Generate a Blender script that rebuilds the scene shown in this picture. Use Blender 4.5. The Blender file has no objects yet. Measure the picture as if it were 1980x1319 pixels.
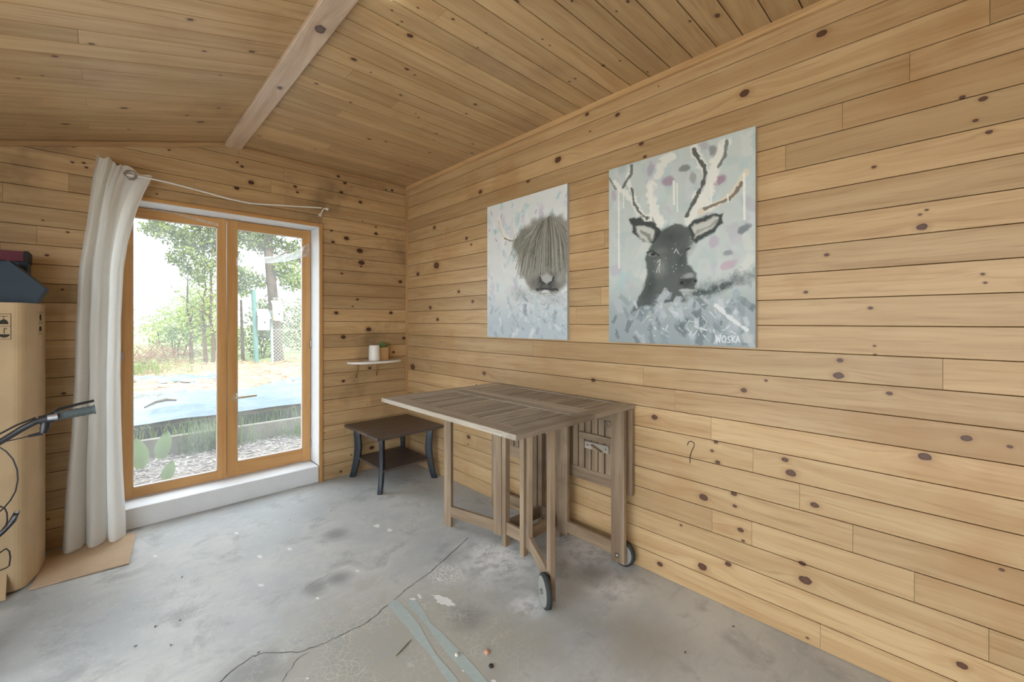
import bpy, bmesh, math, random
import numpy as np
from mathutils import Vector, Matrix

random.seed(7)
scene = bpy.context.scene
col = scene.collection

# ------------------------------------------------------------------ camera
F, U0, V0, YAW = 816.8, 990.0, 621.5, math.radians(43.83)
CAM = np.array([-2.195, -3.82, 1.40])
SA, CA = math.sin(YAW), math.cos(YAW)
cd = bpy.data.cameras.new('camera'); cam = bpy.data.objects.new('camera', cd); col.objects.link(cam)
cam.location = CAM.tolist(); cam.rotation_euler = (math.pi / 2, 0, -YAW)
cd.sensor_fit = 'HORIZONTAL'; cd.sensor_width = 36.0; cd.lens = F / 1980.0 * 36.0
cd.shift_y = -(659.5 - V0) / 1980.0
cd.clip_start = 0.05; cd.clip_end = 200
scene.camera = cam

# ------------------------------------------------------------------ sky, sun, exposure
SKY = 1.75
world = bpy.data.worlds.new('world'); scene.world = world; world.use_nodes = True
bg = world.node_tree.nodes['Background']; bg.inputs[0].default_value = (0.84, 0.93, 1.0, 1); bg.inputs[1].default_value = SKY
sd = bpy.data.lights.new('sun_offscreen', 'SUN'); sd.energy = 2.2; sd.angle = math.radians(1.2); sd.color = (1.0, 0.95, 0.86)
sun = bpy.data.objects.new('sun_offscreen', sd); col.objects.link(sun); sun.location = (4, -8, 9)
sun.rotation_euler = (math.radians(49), 0, math.radians(13))
vs = scene.view_settings
scene.display_settings.display_device = 'sRGB'
vs.view_transform = 'Standard'; vs.look = 'None'; vs.gamma = 1.0; vs.use_curve_mapping = False
vs.exposure = 1.68
scene.cycles.use_adaptive_sampling = True; scene.cycles.adaptive_threshold = 0.03
scene.cycles.max_bounces = 8; scene.cycles.diffuse_bounces = 4; scene.cycles.glossy_bounces = 3; scene.cycles.transparent_max_bounces = 8

# ------------------------------------------------------------------ pixels to places
def ray(u, v):
    r = (u - U0) / F
    return np.array([r * CA + SA, -r * SA + CA, -(v - V0) / F])
def on(u, v, axis, val):
    d = ray(u, v); t = (val - CAM[axis]) / d[axis]
    return CAM + t * d
def onz(u, v, z=0.0): return on(u, v, 2, z)
def onx(u, v, x=0.0): return on(u, v, 0, x)
def ony(u, v, y=0.0): return on(u, v, 1, y)
def deep(u, v, w): return CAM + ray(u, v) * w
RIDGE_X, RIDGE_Z, SLOPE = -1.55, 2.752, 0.281
def onl(u, v):
    d = ray(u, v); n = np.array([-SLOPE, 0, 1.0]); k = RIDGE_Z - SLOPE * RIDGE_X
    return CAM + d * ((k - n @ CAM) / (n @ d))

# ------------------------------------------------------------------ material helpers
def srgb(r, g, b):
    f = lambda c: (c / 255 / 12.92) if c / 255 <= 0.04045 else ((c / 255 + 0.055) / 1.055) ** 2.4
    return (f(r), f(g), f(b), 1.0)
class NT:
    def __init__(self, name):
        self.m = bpy.data.materials.new(name); self.m.use_nodes = True
        self.t = self.m.node_tree; self.t.nodes.clear()
        self.out = self.t.nodes.new('ShaderNodeOutputMaterial')
    def n(self, typ, **kw):
        nd = self.t.nodes.new('ShaderNode' + typ)
        for k, v in kw.items(): setattr(nd, k, v)
        return nd
    def put(self, sock, v):
        if v is None: return
        if isinstance(v, bpy.types.NodeSocket): self.t.links.new(v, sock)
        elif isinstance(v, bpy.types.Node): self.t.links.new(v.outputs[0], sock)
        else: sock.default_value = v
    def math(self, op, a, b=None, c=None, clamp=False):
        nd = self.n('Math', operation=op, use_clamp=clamp)
        self.put(nd.inputs[0], a); self.put(nd.inputs[1], b); self.put(nd.inputs[2], c)
        return nd.outputs[0]
    def vmath(self, op, a, b=None):
        nd = self.n('VectorMath', operation=op)
        self.put(nd.inputs[0], a); self.put(nd.inputs[1], b)
        return nd.outputs['Value'] if op in ('LENGTH', 'DISTANCE', 'DOT_PRODUCT') else nd.outputs[0]
    def mix(self, fac, a, b, blend='MIX'):
        nd = self.n('Mix', data_type='RGBA', blend_type=blend)
        self.put(nd.inputs[0], fac); self.put(nd.inputs[6], a); self.put(nd.inputs[7], b)
        return nd.outputs[2]
    def ss(self, v, a, b):
        nd = self.n('MapRange', interpolation_type='SMOOTHSTEP')
        self.put(nd.inputs[0], v); nd.inputs[1].default_value = a; nd.inputs[2].default_value = b
        return nd.outputs[0]
    def noise(self, vec, scale, detail=4, rough=0.55, dist=0.0):
        nd = self.n('TexNoise'); self.put(nd.inputs['Vector'], vec)
        nd.inputs['Scale'].default_value = scale; nd.inputs['Detail'].default_value = detail
        nd.inputs['Roughness'].default_value = rough; nd.inputs['Distortion'].default_value = dist
        return nd.outputs[0]
    def bsdf(self, color, rough=0.5, spec=0.5, metal=0.0, bump=None, bstr=0.2, bdist=0.002, **extra):
        p = self.n('BsdfPrincipled'); self.put(p.inputs['Base Color'], color)
        self.put(p.inputs['Roughness'], rough); self.put(p.inputs['Specular IOR Level'], spec); self.put(p.inputs['Metallic'], metal)
        if bump is not None:
            b = self.n('Bump'); b.inputs['Strength'].default_value = bstr; b.inputs['Distance'].default_value = bdist
            self.put(b.inputs['Height'], bump); self.put(p.inputs['Normal'], b.outputs[0])
        for k, v in extra.items(): self.put(p.inputs[k.replace('_', ' ')], v)
        self.t.links.new(p.outputs[0], self.out.inputs[0]); return p

def plain(name, c, rough=0.5, spec=0.4, metal=0.0, var=0.10, scale=30, bstr=0.15):
    t = NT(name); co = t.n('TexCoord').outputs['Object']
    nz = t.noise(co, scale, 4)
    dark = tuple(x * (1 - var * 2) for x in c[:3]) + (1,); light = tuple(min(1, x * (1 + var)) for x in c[:3]) + (1,)
    t.bsdf(t.mix(nz, dark, light), rough, spec, metal, nz, bstr, 0.001)
    return t.m

def wood(name, light, dark, streak, knotc, rough=0.42, spec=0.4, grain=26.0, knots=True, stain=None, stain_amt=0.0, vary=0.35, bstr=0.12):
    """long-grained board: local X runs with the grain; knots come from the board's own knot_a .. knot_d (place along, place across, size)"""
    t = NT(name)
    co = t.n('TexCoord').outputs['Object']; rnd = t.n('ObjectInfo').outputs['Random']
    sx = t.n('SeparateXYZ'); t.put(sx.inputs[0], co); X, Y, Z = sx.outputs
    seed = t.math('MULTIPLY', rnd, 137.0)
    wob = t.math('MULTIPLY', t.math('SUBTRACT', t.noise(co, 2.2, 1), 0.5), 0.03)
    warp = wob; dmin = None
    if knots:
        kn = t.math('MULTIPLY', t.math('SUBTRACT', t.noise(co, 60.0, 1), 0.5), 0.5)
        for i, k in enumerate('abc'):
            at = t.n('Attribute', attribute_type='OBJECT', attribute_name='knot_' + k)
            s = t.n('SeparateXYZ'); t.put(s.inputs[0], at.outputs['Vector'])
            r = t.math('ADD', s.outputs[2], 0.00002)
            dx = t.math('MULTIPLY', t.math('SUBTRACT', X, s.outputs[0]), 0.72); dy = t.math('SUBTRACT', Y, s.outputs[1])
            d = t.math('DIVIDE', t.math('SQRT', t.math('ADD', t.math('MULTIPLY', dx, dx), t.math('MULTIPLY', dy, dy))), r)
            dxs = t.math('MULTIPLY', dx, 0.45)
            ds = t.math('DIVIDE', t.math('SQRT', t.math('ADD', t.math('MULTIPLY', dxs, dxs), t.math('MULTIPLY', dy, dy))), r)
            e = t.math('POWER', 2.718, t.math('MULTIPLY', t.math('MULTIPLY', ds, ds), -0.16))
            warp = t.math('ADD', warp, t.math('MULTIPLY', e, t.math('MULTIPLY', r, 2.2)))
            dmin = d if dmin is None else t.math('MINIMUM', dmin, d)
        dmin = t.math('ADD', dmin, kn)
    cx = t.n('CombineXYZ')
    t.put(cx.inputs[0], t.math('MULTIPLY_ADD', X, 1.5, seed)); t.put(cx.inputs[1], t.math('MULTIPLY', t.math('ADD', Y, warp), grain)); t.put(cx.inputs[2], t.math('MULTIPLY_ADD', Z, grain, seed))
    fine = t.noise(cx, 2.6, 4, 0.6)
    c2 = t.n('CombineXYZ')
    t.put(c2.inputs[0], t.math('MULTIPLY_ADD', X, 0.7, seed)); t.put(c2.inputs[1], t.math('MULTIPLY', t.math('ADD', Y, warp), 11.0)); t.put(c2.inputs[2], seed)
    broad = t.noise(c2, 1.6, 2, 0.5)
    ring = t.math('SINE', t.math('MULTIPLY', t.math('ADD', t.math('MULTIPLY', broad, 3.0), t.math('MULTIPLY', t.math('ADD', Y, warp), 9.0)), 16.0))
    ring = t.math('MULTIPLY_ADD', ring, 0.5, 0.5)
    c = t.mix(t.ss(broad, 0.25, 0.75), dark, light)
    c = t.mix(t.math('MULTIPLY', t.ss(fine, 0.50, 0.72), 0.42), c, streak)
    c = t.mix(t.math('MULTIPLY', t.math('POWER', ring, 3.0), 0.13), c, streak)
    # board-to-board tone
    v = t.math('MULTIPLY_ADD', rnd, vary, 1.0 - vary * 0.55)
    vc = t.n('CombineXYZ'); [t.put(vc.inputs[i], v) for i in range(3)]
    c = t.mix(1.0, c, vc.outputs[0], 'MULTIPLY')
    if stain is not None:
        gs = t.noise(t.n('NewGeometry').outputs['Position'], 1.7, 4, 0.6)
        c = t.mix(t.math('MULTIPLY', t.ss(gs, 0.5, 0.72), stain_amt), c, stain)
    if knots:
        halo = t.math('SUBTRACT', 1.0, t.ss(dmin, 0.9, 2.6))
        c = t.mix(t.math('MULTIPLY', halo, 0.35), c, streak)
        c = t.mix(t.math('SUBTRACT', 1.0, t.ss(dmin, 0.85, 1.15)), c, tuple(x * 0.55 for x in knotc[:3]) + (1,))
        c = t.mix(t.math('SUBTRACT', 1.0, t.ss(dmin, 0.55, 0.9)), c, knotc)
    t.bsdf(c, rough, spec, 0, None if knots else fine, bstr, 0.001)
    return t.m

PINE = wood('pine', srgb(201, 170, 127), srgb(183, 149, 106), srgb(150, 112, 72), srgb(98, 66, 50), stain=srgb(164, 116, 66), stain_amt=0.4, vary=0.26)
PINE_B = wood('pine_back', srgb(201, 170, 127), srgb(183, 149, 106), srgb(150, 112, 72), srgb(74, 48, 36), stain=srgb(98, 76, 58), stain_amt=0.6)
PINE_C = wood('pine_ceiling', srgb(201, 170, 127), srgb(183, 149, 106), srgb(150, 112, 72), srgb(92, 62, 48), stain=srgb(140, 112, 86), stain_amt=0.4, vary=0.28)
PINE_BEAM = wood('pine_beam', srgb(214, 190, 166), srgb(190, 162, 136), srgb(158, 126, 100), srgb(104, 88, 82), stain=srgb(150, 126, 110), stain_amt=0.45, vary=0.0)
TRIMW = wood('trim_wood', srgb(202, 166, 120), srgb(178, 138, 94), srgb(140, 102, 66), srgb(80, 50, 36), knots=False)
DOORW = wood('door_wood', srgb(208, 160, 104), srgb(194, 144, 88), srgb(176, 124, 72), srgb(90, 50, 30), knots=False, vary=0.12, rough=0.35)
TEAK = wood('weathered_teak', srgb(184, 174, 160), srgb(154, 140, 124), srgb(112, 98, 85), srgb(60, 46, 40), knots=False, grain=40, rough=0.6, vary=0.34, stain=srgb(92, 74, 58), stain_amt=0.5, bstr=0.3)
TEAKL = wood('oiled_teak', srgb(166, 144, 118), srgb(132, 110, 88), srgb(92, 73, 58), srgb(60, 46, 40), knots=False, grain=36, rough=0.5, vary=0.25, stain=srgb(78, 60, 50), stain_amt=0.5, bstr=0.25)
DARKTOP = wood('dark_oak', srgb(96, 84, 80), srgb(74, 62, 58), srgb(56, 46, 44), srgb(40, 30, 30), knots=False, grain=18, rough=0.38, vary=0.1)
BACKING = plain('wall_backing', srgb(128, 92, 54), 0.9, 0.1)
BACKING_R = plain('wall_backing_tan', srgb(128, 92, 54), 0.9, 0.1)
BLACKP = plain('black_paint', srgb(34, 42, 52), 0.4, 0.5)
WHITEP = plain('white_plaster', srgb(226, 228, 230), 0.65, 0.3, var=0.05, scale=9)
WHITE = plain('white_gloss', srgb(236, 233, 226), 0.35, 0.5, var=0.02)
RODW = plain('white_rod', srgb(232, 228, 222), 0.35, 0.5, var=0.03)
STEEL = plain('steel', srgb(170, 168, 165), 0.35, 0.5, 0.9)
BRASS = plain('brushed_brass', srgb(206, 170, 122), 0.3, 0.5, 0.8)
HANDLE = plain('handle_metal', srgb(200, 186, 160), 0.32, 0.5, 0.6)
RUBBER = plain('dark_rubber', srgb(58, 60, 60), 0.75, 0.3)
WHEELG = plain('grey_plastic', srgb(150, 148, 140), 0.6, 0.3)
DARKM = plain('dark_metal', srgb(44, 42, 42), 0.45, 0.5, 0.5)
CHROME = plain('pale_chrome', srgb(190, 195, 205), 0.25, 0.5, 0.8)

def cardboard(name, base):
    t = NT(name); co = t.n('TexCoord').outputs['Object']
    w = t.n('TexWave', wave_type='BANDS', bands_direction='X'); t.put(w.inputs[0], co); w.inputs['Scale'].default_value = 40; w.inputs['Distortion'].default_value = 0.6
    nz = t.noise(co, 5, 5)
    c = t.mix(t.ss(nz, 0.3, 0.7), tuple(x * 0.86 for x in base[:3]) + (1,), base)
    c = t.mix(t.math('MULTIPLY', w.outputs[0], 0.06), c, tuple(x * 0.7 for x in base[:3]) + (1,))
    t.bsdf(c, 0.75, 0.2, 0, nz, 0.1, 0.002); return t.m
CARD = cardboard('cardboard', srgb(196, 170, 134))
CARD2 = cardboard('cardboard_sheet', srgb(206, 180, 150))

# ------------------------------------------------------------------ mesh helpers
class MB:
    def __init__(self): self.v = []; self.f = []; self.smooth = []
    def add(self, vs, fs, sm=False):
        o = len(self.v); self.v += [tuple(float(c) for c in p) for p in vs]
        for f in fs: self.f.append(tuple(i + o for i in f)); self.smooth.append(sm)
        return self
    def box(self, lo, hi):
        x0, y0, z0 = lo; x1, y1, z1 = hi
        return self.add([(x0, y0, z0), (x1, y0, z0), (x1, y1, z0), (x0, y1, z0), (x0, y0, z1), (x1, y0, z1), (x1, y1, z1), (x0, y1, z1)],
                        [(0, 3, 2, 1), (4, 5, 6, 7), (0, 1, 5, 4), (1, 2, 6, 5), (2, 3, 7, 6), (3, 0, 4, 7)])
    def tube(self, pts, r, n=8, cap=True):
        pts = [Vector([float(c) for c in p]) for p in pts]; rs = r if isinstance(r, (list, tuple)) else [r] * len(pts)
        ring = []; prev = None
        for i, p in enumerate(pts):
            d = (pts[min(i + 1, len(pts) - 1)] - pts[max(i - 1, 0)]).normalized()
            if prev is None:
                a = Vector((0, 0, 1)) if abs(d.z) < 0.9 else Vector((1, 0, 0)); x = d.cross(a).normalized()
            else:
                x = (prev - d * prev.dot(d)).normalized()
            prev = x; y = d.cross(x)
            ring.append([p + (x * math.cos(2 * math.pi * k / n) + y * math.sin(2 * math.pi * k / n)) * rs[i] for k in range(n)])
        vs = [q for rg in ring for q in rg]; fs = []
        for i in range(len(pts) - 1):
            for k in range(n):
                fs.append((i * n + k, i * n + (k + 1) % n, (i + 1) * n + (k + 1) % n, (i + 1) * n + k))
        self.add(vs, fs, True)
        if cap: self.add(ring[0], [tuple(range(n))[::-1]]); self.add(ring[-1], [tuple(range(n))])
        return self
    def lathe(self, prof, n=24, c=(0, 0, 0), axis='Z', cap=True):
        vs = []
        for r, h in prof:
            for k in range(n):
                a = 2 * math.pi * k / n; p = (r * math.cos(a), r * math.sin(a), h)
                if axis == 'X': p = (h, p[0], p[1])
                if axis == 'Y': p = (p[0], h, p[1])
                vs.append((p[0] + c[0], p[1] + c[1], p[2] + c[2]))
        fs = [(i * n + k, i * n + (k + 1) % n, (i + 1) * n + (k + 1) % n, (i + 1) * n + k) for i in range(len(prof) - 1) for k in range(n)]
        self.add(vs, fs, True)
        if cap:
            self.add(vs[:n], [tuple(range(n))[::-1]]); self.add(vs[-n:], [tuple(range(n))])
        return self
    def prism(self, pts, off):
        """flat outline (3D points in order) pushed along off"""
        n = len(pts); o = np.array(off, float); a = [np.array(p, float) for p in pts]; b = [p + o for p in a]
        fs = [tuple(range(n))[::-1], tuple(range(n, 2 * n))] + [(i, (i + 1) % n, n + (i + 1) % n, n + i) for i in range(n)]
        return self.add(a + b, fs)
    def mesh(self, name):
        m = bpy.data.meshes.new(name); m.from_pydata(self.v, [], self.f); m.update()
        m.polygons.foreach_set('use_smooth', self.smooth)
        bm = bmesh.new(); bm.from_mesh(m); bmesh.ops.recalc_face_normals(bm, faces=bm.faces); bm.to_mesh(m); bm.free()
        return m

def obj(name, data, mat, parent=None, loc=(0, 0, 0), rot=None, M=None):
    me = data.mesh(name) if isinstance(data, MB) else data
    o = bpy.data.objects.new(name, me); col.objects.link(o)
    if mat is not None and not me.materials: me.materials.append(mat)
    if parent is not None:
        o.parent = parent
    if M is not None:
        base = Vector(parent['origin']) if parent is not None and 'origin' in parent else Vector((0, 0, 0))
        M = M.copy(); M.translation = M.translation - base; o.matrix_basis = M
    else:
        o.location = loc
        if rot is not None: o.rotation_euler = rot
    return o
def tag(o, label, cat, group=None, kind=None):
    o['label'] = label; o['category'] = cat
    if group: o['group'] = group
    if kind: o['kind'] = kind
    return o
def thing(name, label, cat, loc, group=None):
    o = bpy.data.objects.new(name, None); col.objects.link(o); o.location = loc; o.empty_display_size = 0.05
    o['origin'] = [float(c) for c in loc]
    return tag(o, label, cat, group)
def part(name, mb, mat, parent):
    """part whose vertices are given in world coordinates"""
    b = parent['origin'] if 'origin' in parent else (0, 0, 0)
    mb.v = [(p[0] - b[0], p[1] - b[1], p[2] - b[2]) for p in mb.v]
    return obj(name, mb, mat, parent)
def solo(name, mb, mat, label, cat, group=None, kind=None):
    """one-mesh thing given in world coordinates; origin moved to its base"""
    a = np.array(mb.v); b = [(a[:, 0].min() + a[:, 0].max()) / 2, (a[:, 1].min() + a[:, 1].max()) / 2, a[:, 2].min()]
    mb.v = [(p[0] - b[0], p[1] - b[1], p[2] - b[2]) for p in mb.v]
    o = obj(name, mb, mat, None, b); return tag(o, label, cat, group, kind)
def struct(name, mb, mat, label=None, cat=None):
    o = obj(name, mb, mat); o['kind'] = 'structure'
    if label: o['label'] = label
    if cat: o['category'] = cat
    return o

_bc = {}
def board_mesh(L, w, t, ch, mat, emat=None):
    key = (round(L, 4), round(w, 4), round(t, 4), round(ch, 4), mat.name, emat and emat.name)
    if key in _bc: return _bc[key]
    hx, hy, hz = L / 2, w / 2, t / 2
    c = ch
    prof = [(-hy, -hz), (hy, -hz), (hy, hz - c), (hy - c, hz), (-hy + c, hz), (-hy, hz - c)]
    n = len(prof); e = min(c, 0.001)
    vs = []
    for x in (-hx, hx): vs += [(x, a, b) for a, b in prof]
    fs = [tuple(range(n))[::-1], tuple(range(n, 2 * n))] + [(i, (i + 1) % n, n + (i + 1) % n, n + i) for i in range(n)]
    me = MB().add(vs, fs).mesh('board'); me.materials.append(mat)
    if emat is not None:          # raw, grimy edges of the boards
        me.materials.append(emat)
        for i in (0, 1, 3, 4, 6, 7): me.polygons[i].material_index = 1
    _bc[key] = me
    return me
def board(name, parent, p0, p1, wdir, w, t, mat, ch=0.003, emat=None):
    """board with its length p0->p1, width along wdir and its chamfered face along length x width"""
    p0, p1 = Vector([float(c) for c in p0]), Vector([float(c) for c in p1]); x = (p1 - p0); L = x.length; x.normalize()
    y = Vector([float(c) for c in wdir]); y = (y - x * y.dot(x)).normalized(); z = x.cross(y)
    M = Matrix((x, y, z)).transposed().to_4x4(); M.translation = (p0 + p1) / 2
    return obj(name, board_mesh(L, w, t, ch, mat, emat), None, parent, M=M), M
def rod_between(mb, a, b, r, n=8): return mb.tube([a, b], r, n)

# ================================================================== ROOM SHELL
XL, YB = -3.40, -5.60            # left wall, rear wall
PT = 0.016                       # plank thickness
OX0, OX1, OZ0, OZ1 = -2.125, -0.860, 0.14, 2.22   # door opening
WT = 0.34                        # outer wall thickness

def ceil_z(x): return RIDGE_Z if x > RIDGE_X else RIDGE_Z + SLOPE * (x - RIDGE_X)

# ---- floor
def floor_mat():
    t = NT('concrete'); co = t.n('TexCoord').outputs['Object']
    n1 = t.noise(co, 1.1, 6, 0.6); n2 = t.noise(co, 4.5, 6, 0.65, 0.4); n3 = t.noise(co, 30, 4, 0.6); n4 = t.noise(co, 160, 2)
    c = t.mix(t.ss(n1, 0.35, 0.65), srgb(176, 180, 182), srgb(206, 206, 202))
    c = t.mix(t.math('MULTIPLY', t.ss(n2, 0.50, 0.70), 0.7), c, srgb(152, 155, 156))
    c = t.mix(t.math('MULTIPLY', t.ss(n3, 0.55, 0.75), 0.25), c, srgb(226, 226, 224))
    def spot(x, y, r0, r1):
        d = t.vmath('DISTANCE', co, (x, y, 0.0))
        d = t.math('ADD', d, t.math('MULTIPLY', t.math('SUBTRACT', n2, 0.5), r1 * 1.3))
        return t.math('SUBTRACT', 1.0, t.ss(d, r0, r1))
    def px_spots(lst):
        o = None
        for u, v, r0, r1 in lst:
            q = onz(u, v); k = spot(float(q[0]), float(q[1]), r0, r1); o = k if o is None else t.math('MAXIMUM', o, k)
        return o
    khaki = px_spots([(760, 1290, .25, .75), (960, 1240, .05, .40), (1250, 1250, .0, .30)])
    c = t.mix(t.math('MULTIPLY', khaki, 0.75), c, srgb(170, 166, 154))
    pale = px_spots([(960, 1085, .04, .34), (1130, 1060, .05, .36), (1020, 1170, .0, .14), (1180, 1130, .0, .2)])
    pn = t.math('MULTIPLY', pale, t.ss(t.noise(co, 14, 6, 0.7), 0.36, 0.58))
    c = t.mix(t.math('MULTIPLY', pn, 0.75), c, srgb(238, 239, 240))
    dirt = px_spots([(610, 1136, .02, .10), (655, 1118, .02, .10), (648, 1035, .01, .12), (1150, 1110, .0, .16), (905, 1190, .0, .14), (480, 1305, .0, .2)])
    c = t.mix(t.math('MULTIPLY', dirt, 0.7), c, srgb(126, 126, 125))
    def craze(scale, w):
        vo = t.n('TexVoronoi', feature='DISTANCE_TO_EDGE'); wn = t.n('TexNoise'); t.put(wn.inputs['Vector'], co); wn.inputs['Scale'].default_value = 18
        sc = t.n('VectorMath', operation='SCALE'); t.put(sc.inputs[0], wn.outputs['Color']); sc.inputs['Scale'].default_value = 0.02
        t.put(vo.inputs['Vector'], t.vmath('ADD', co, sc.outputs[0])); vo.inputs['Scale'].default_value = scale
        return t.math('SUBTRACT', 1.0, t.ss(vo.outputs[0], w * 0.2, w))
    m1 = px_spots([(760, 1290, .3, .85), (930, 1220, .05, .35), (600, 1290, .1, .5)])
    c = t.mix(t.math('MULTIPLY', t.math('MULTIPLY', craze(34, .05), m1), t.math('MULTIPLY', t.ss(n2, .4, .6), .55)), c, srgb(222, 219, 208))
    m2 = px_spots([(865, 1110, .05, .13), (955, 1070, .05, .16)])
    c = t.mix(t.math('MULTIPLY', t.math('MULTIPLY', craze(46, .09), m2), .85), c, srgb(244, 244, 242))
    m3 = px_spots([(330, 1180, .2, .7)])
    c = t.mix(t.math('MULTIPLY', t.math('MULTIPLY', craze(40, .05), m3), t.math('MULTIPLY', t.ss(n2, .45, .6), .4)), c, srgb(120, 124, 126))
    sp = t.math('SUBTRACT', 1.0, t.ss(n4, 0.22, 0.30)); c = t.mix(t.math('MULTIPLY', sp, 0.6), c, srgb(70, 68, 64))
    # dusty streaks
    mp = t.n('Mapping'); t.put(mp.inputs[0], co); mp.inputs['Rotation'].default_value = (0, 0, 0.5); mp.inputs['Scale'].default_value = (1.2, 7, 1)
    st = t.noise(mp.outputs[0], 3.0, 6, 0.7); c = t.mix(t.math('MULTIPLY', t.ss(st, 0.52, 0.7), 0.35), c, srgb(160, 166, 172))
    t.bsdf(c, t.math('MULTIPLY_ADD', n2, 0.25, 0.38), 0.4, 0, t.math('ADD', n2, t.math('MULTIPLY', n3, 0.3)), 0.25, 0.004)
    return t.m
floor = struct('floor', MB().box((XL - 0.3, YB - 0.3, -0.15), (0.3, WT, 0.0)), floor_mat(), 'worn grey concrete floor with stains and hairline cracks', 'floor')

# ---- backing slabs
wr = struct('wall_right', MB().box((PT, YB, 0), (0.30, WT, 3.0)), BACKING_R, 'pine plank wall carrying the two canvases', 'wall')
mb = MB()
mb.box((OX1 + 0.02, PT, 0), (PT, WT, 3.0)); mb.box((XL, PT, 0), (OX0 - 0.02, WT, 3.0))
mb.box((OX0 - 0.02, PT, OZ1 + 0.02), (OX1 + 0.02, WT, 3.0)); mb.box((OX0 - 0.02, 0.05, -0.1), (OX1 + 0.02, WT, OZ0 - 0.02))
wb = struct('wall_back', mb, BACKING, 'pine plank wall with white framed garden door opening', 'wall')
# left wall with wide garage opening (behind the camera's left), rear wall
mb = MB()
GY0, GY1, GZ = -5.40, -1.30, 2.15
mb.box((XL - 0.2, GY1, 0), (XL, WT, 3.0)); mb.box((XL - 0.2, YB, 0), (XL, GY0, 3.0)); mb.box((XL - 0.2, GY0, GZ), (XL, GY1, 3.0))
wl = struct('wall_left', mb, PINE_C, 'plank side wall with wide open garage doorway', 'wall')
wrear = struct('wall_rear', MB().box((XL - 0.2, YB - 0.2, 0), (0.3, YB, 3.0)), PINE_C, 'plain wood wall behind the camera', 'wall')
# ceiling slabs
mb = MB()
mb.box((RIDGE_X, YB, RIDGE_Z + PT), (0.30, WT, RIDGE_Z + 0.22))
z0 = ceil_z(XL - 0.2)
mb.prism([(RIDGE_X, YB, RIDGE_Z + PT), (XL - 0.2, YB, z0 + PT), (XL - 0.2, YB, z0 + 0.22), (RIDGE_X, YB, RIDGE_Z + 0.22)], (0, WT - YB, 0))
ce = struct('ceiling', mb, BACKING, 'pine plank ceiling, flat on one side and sloping on the other', 'ceiling')

# ---- knots read off the photograph, in pixels: (u, v, radius in pixels)
K_R = [(1589,65,11),(1440,180,11),(1194,222,5),(1135,221,4),(1079,309,7),(1141,254,2),(1240,278,5),(1247,303,4),(1021,350,4),(1016,370,4),(1901,191,10),(1886,233,7),
 (1913,255,9),(1690,323,6),(1861,188,8),(1783,439,14),(1792,406,5),(1779,415,5),(1496,455,4),(1599,493,6),(1558,565,5),(1900,530,5),(1905,547,4),(1683,596,6),(1691,669,4),
 (1692,686,3),(1624,697,8),(1621,726,13),(1438,755,8),(1481,736,4),(1720,761,8),(1869,848,14),(1953,864,8),(1788,883,16),(1518,889,8),(1529,915,12),(1377,872,4),
 (1384,855,5),(1388,894,6),(1360,962,10),(1421,979,5),(1419,955,7),(1575,977,10),(1432,1025,7),(1317,1016,3),(1358,1096,10),(1276,1091,6),(1408,1091,7),(1551,1090,8),
 (1557,1122,14),(1937,1102,7),(1860,1287,13),(1882,1315,10),(1437,1046,4),(892,360,5),(903,395,5),(840,440,3),(885,415,2),(929,371,4),(844,513,6),(902,461,3),(911,473,2),
 (825,396,3),(824,414,2),(808,530,3),(846,618,3),(832,595,3),(887,564,3),(914,583,3),(798,710,5),(936,722,4),(906,845,4),(1266,807,7),(1147,735,5)]
K_B = [(654,341,4),(667,354,4),(660,372,4),(697,391,4),(758,368,3),(746,367,2),(670,461,6),(696,485,7),(699,508,7),(727,452,4),(727,439,2),(644,468,4),(641,446,3),(661,529,3),
 (650,605,5),(756,605,4),(713,637,6),(664,652,6),(781,654,4),(761,681,3),(691,579,3),(774,545,4),(715,712,4),(664,737,4),(719,866,5),(659,912,3),(140,314,4),(162,315,4),
 (167,324,4),(83,426,3),(141,282,6),(459,314,3),(468,322,4),(541,319,4),(486,353,7),(458,364,6),(571,361,4),(575,372,3),(327,290,3),(303,375,3),(131,449,4),(121,560,4)]
K_C = [(758,20,4),(777,42,4),(769,48,4),(793,69,10),(808,15,4),(684,115,9),(787,134,7),(802,145,4),(775,184,5),(678,198,4),(717,140,3),(876,37,5),(1000,3,7),(1106,2,5),
 (1049,76,3),(1063,88,2),(940,64,4),(924,92,2),(935,97,2),(918,117,3),(919,202,6),(902,220,4),(1081,179,3),(1094,188,2),(1101,158,4),(1112,152,4),(1152,176,3),(1142,182,2),
 (1025,184,3),(1167,127,6),(1192,22,4),(1199,118,4),(1252,139,4),(1387,30,10),(1214,3,6),(1334,41,5),(714,269,6),(746,274,4),(501,263,4),(844,258,4),(831,295,4),(913,296,4)]
K_L = [(177,85,8),(106,109,8),(240,209,9),(127,240,10),(82,146,4),(388,236,9),(395,99,5),(487,100,7),(368,38,8)]
def knot_pts(lst, fn):
    out = []
    for u, v, r in lst:
        p = fn(u, v); q = fn(u + r * 0.7, v); out.append((p, max(0.004, min(0.03, 0.85 * float(np.linalg.norm(q - p))))))
    return out
KR = knot_pts(K_R, onx); KB = knot_pts(K_B, ony)
KC = knot_pts([(u, v, r * 0.8) for u, v, r in K_C], lambda u, v: onz(u, v, RIDGE_Z)); KL = knot_pts(K_L, onl)

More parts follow.
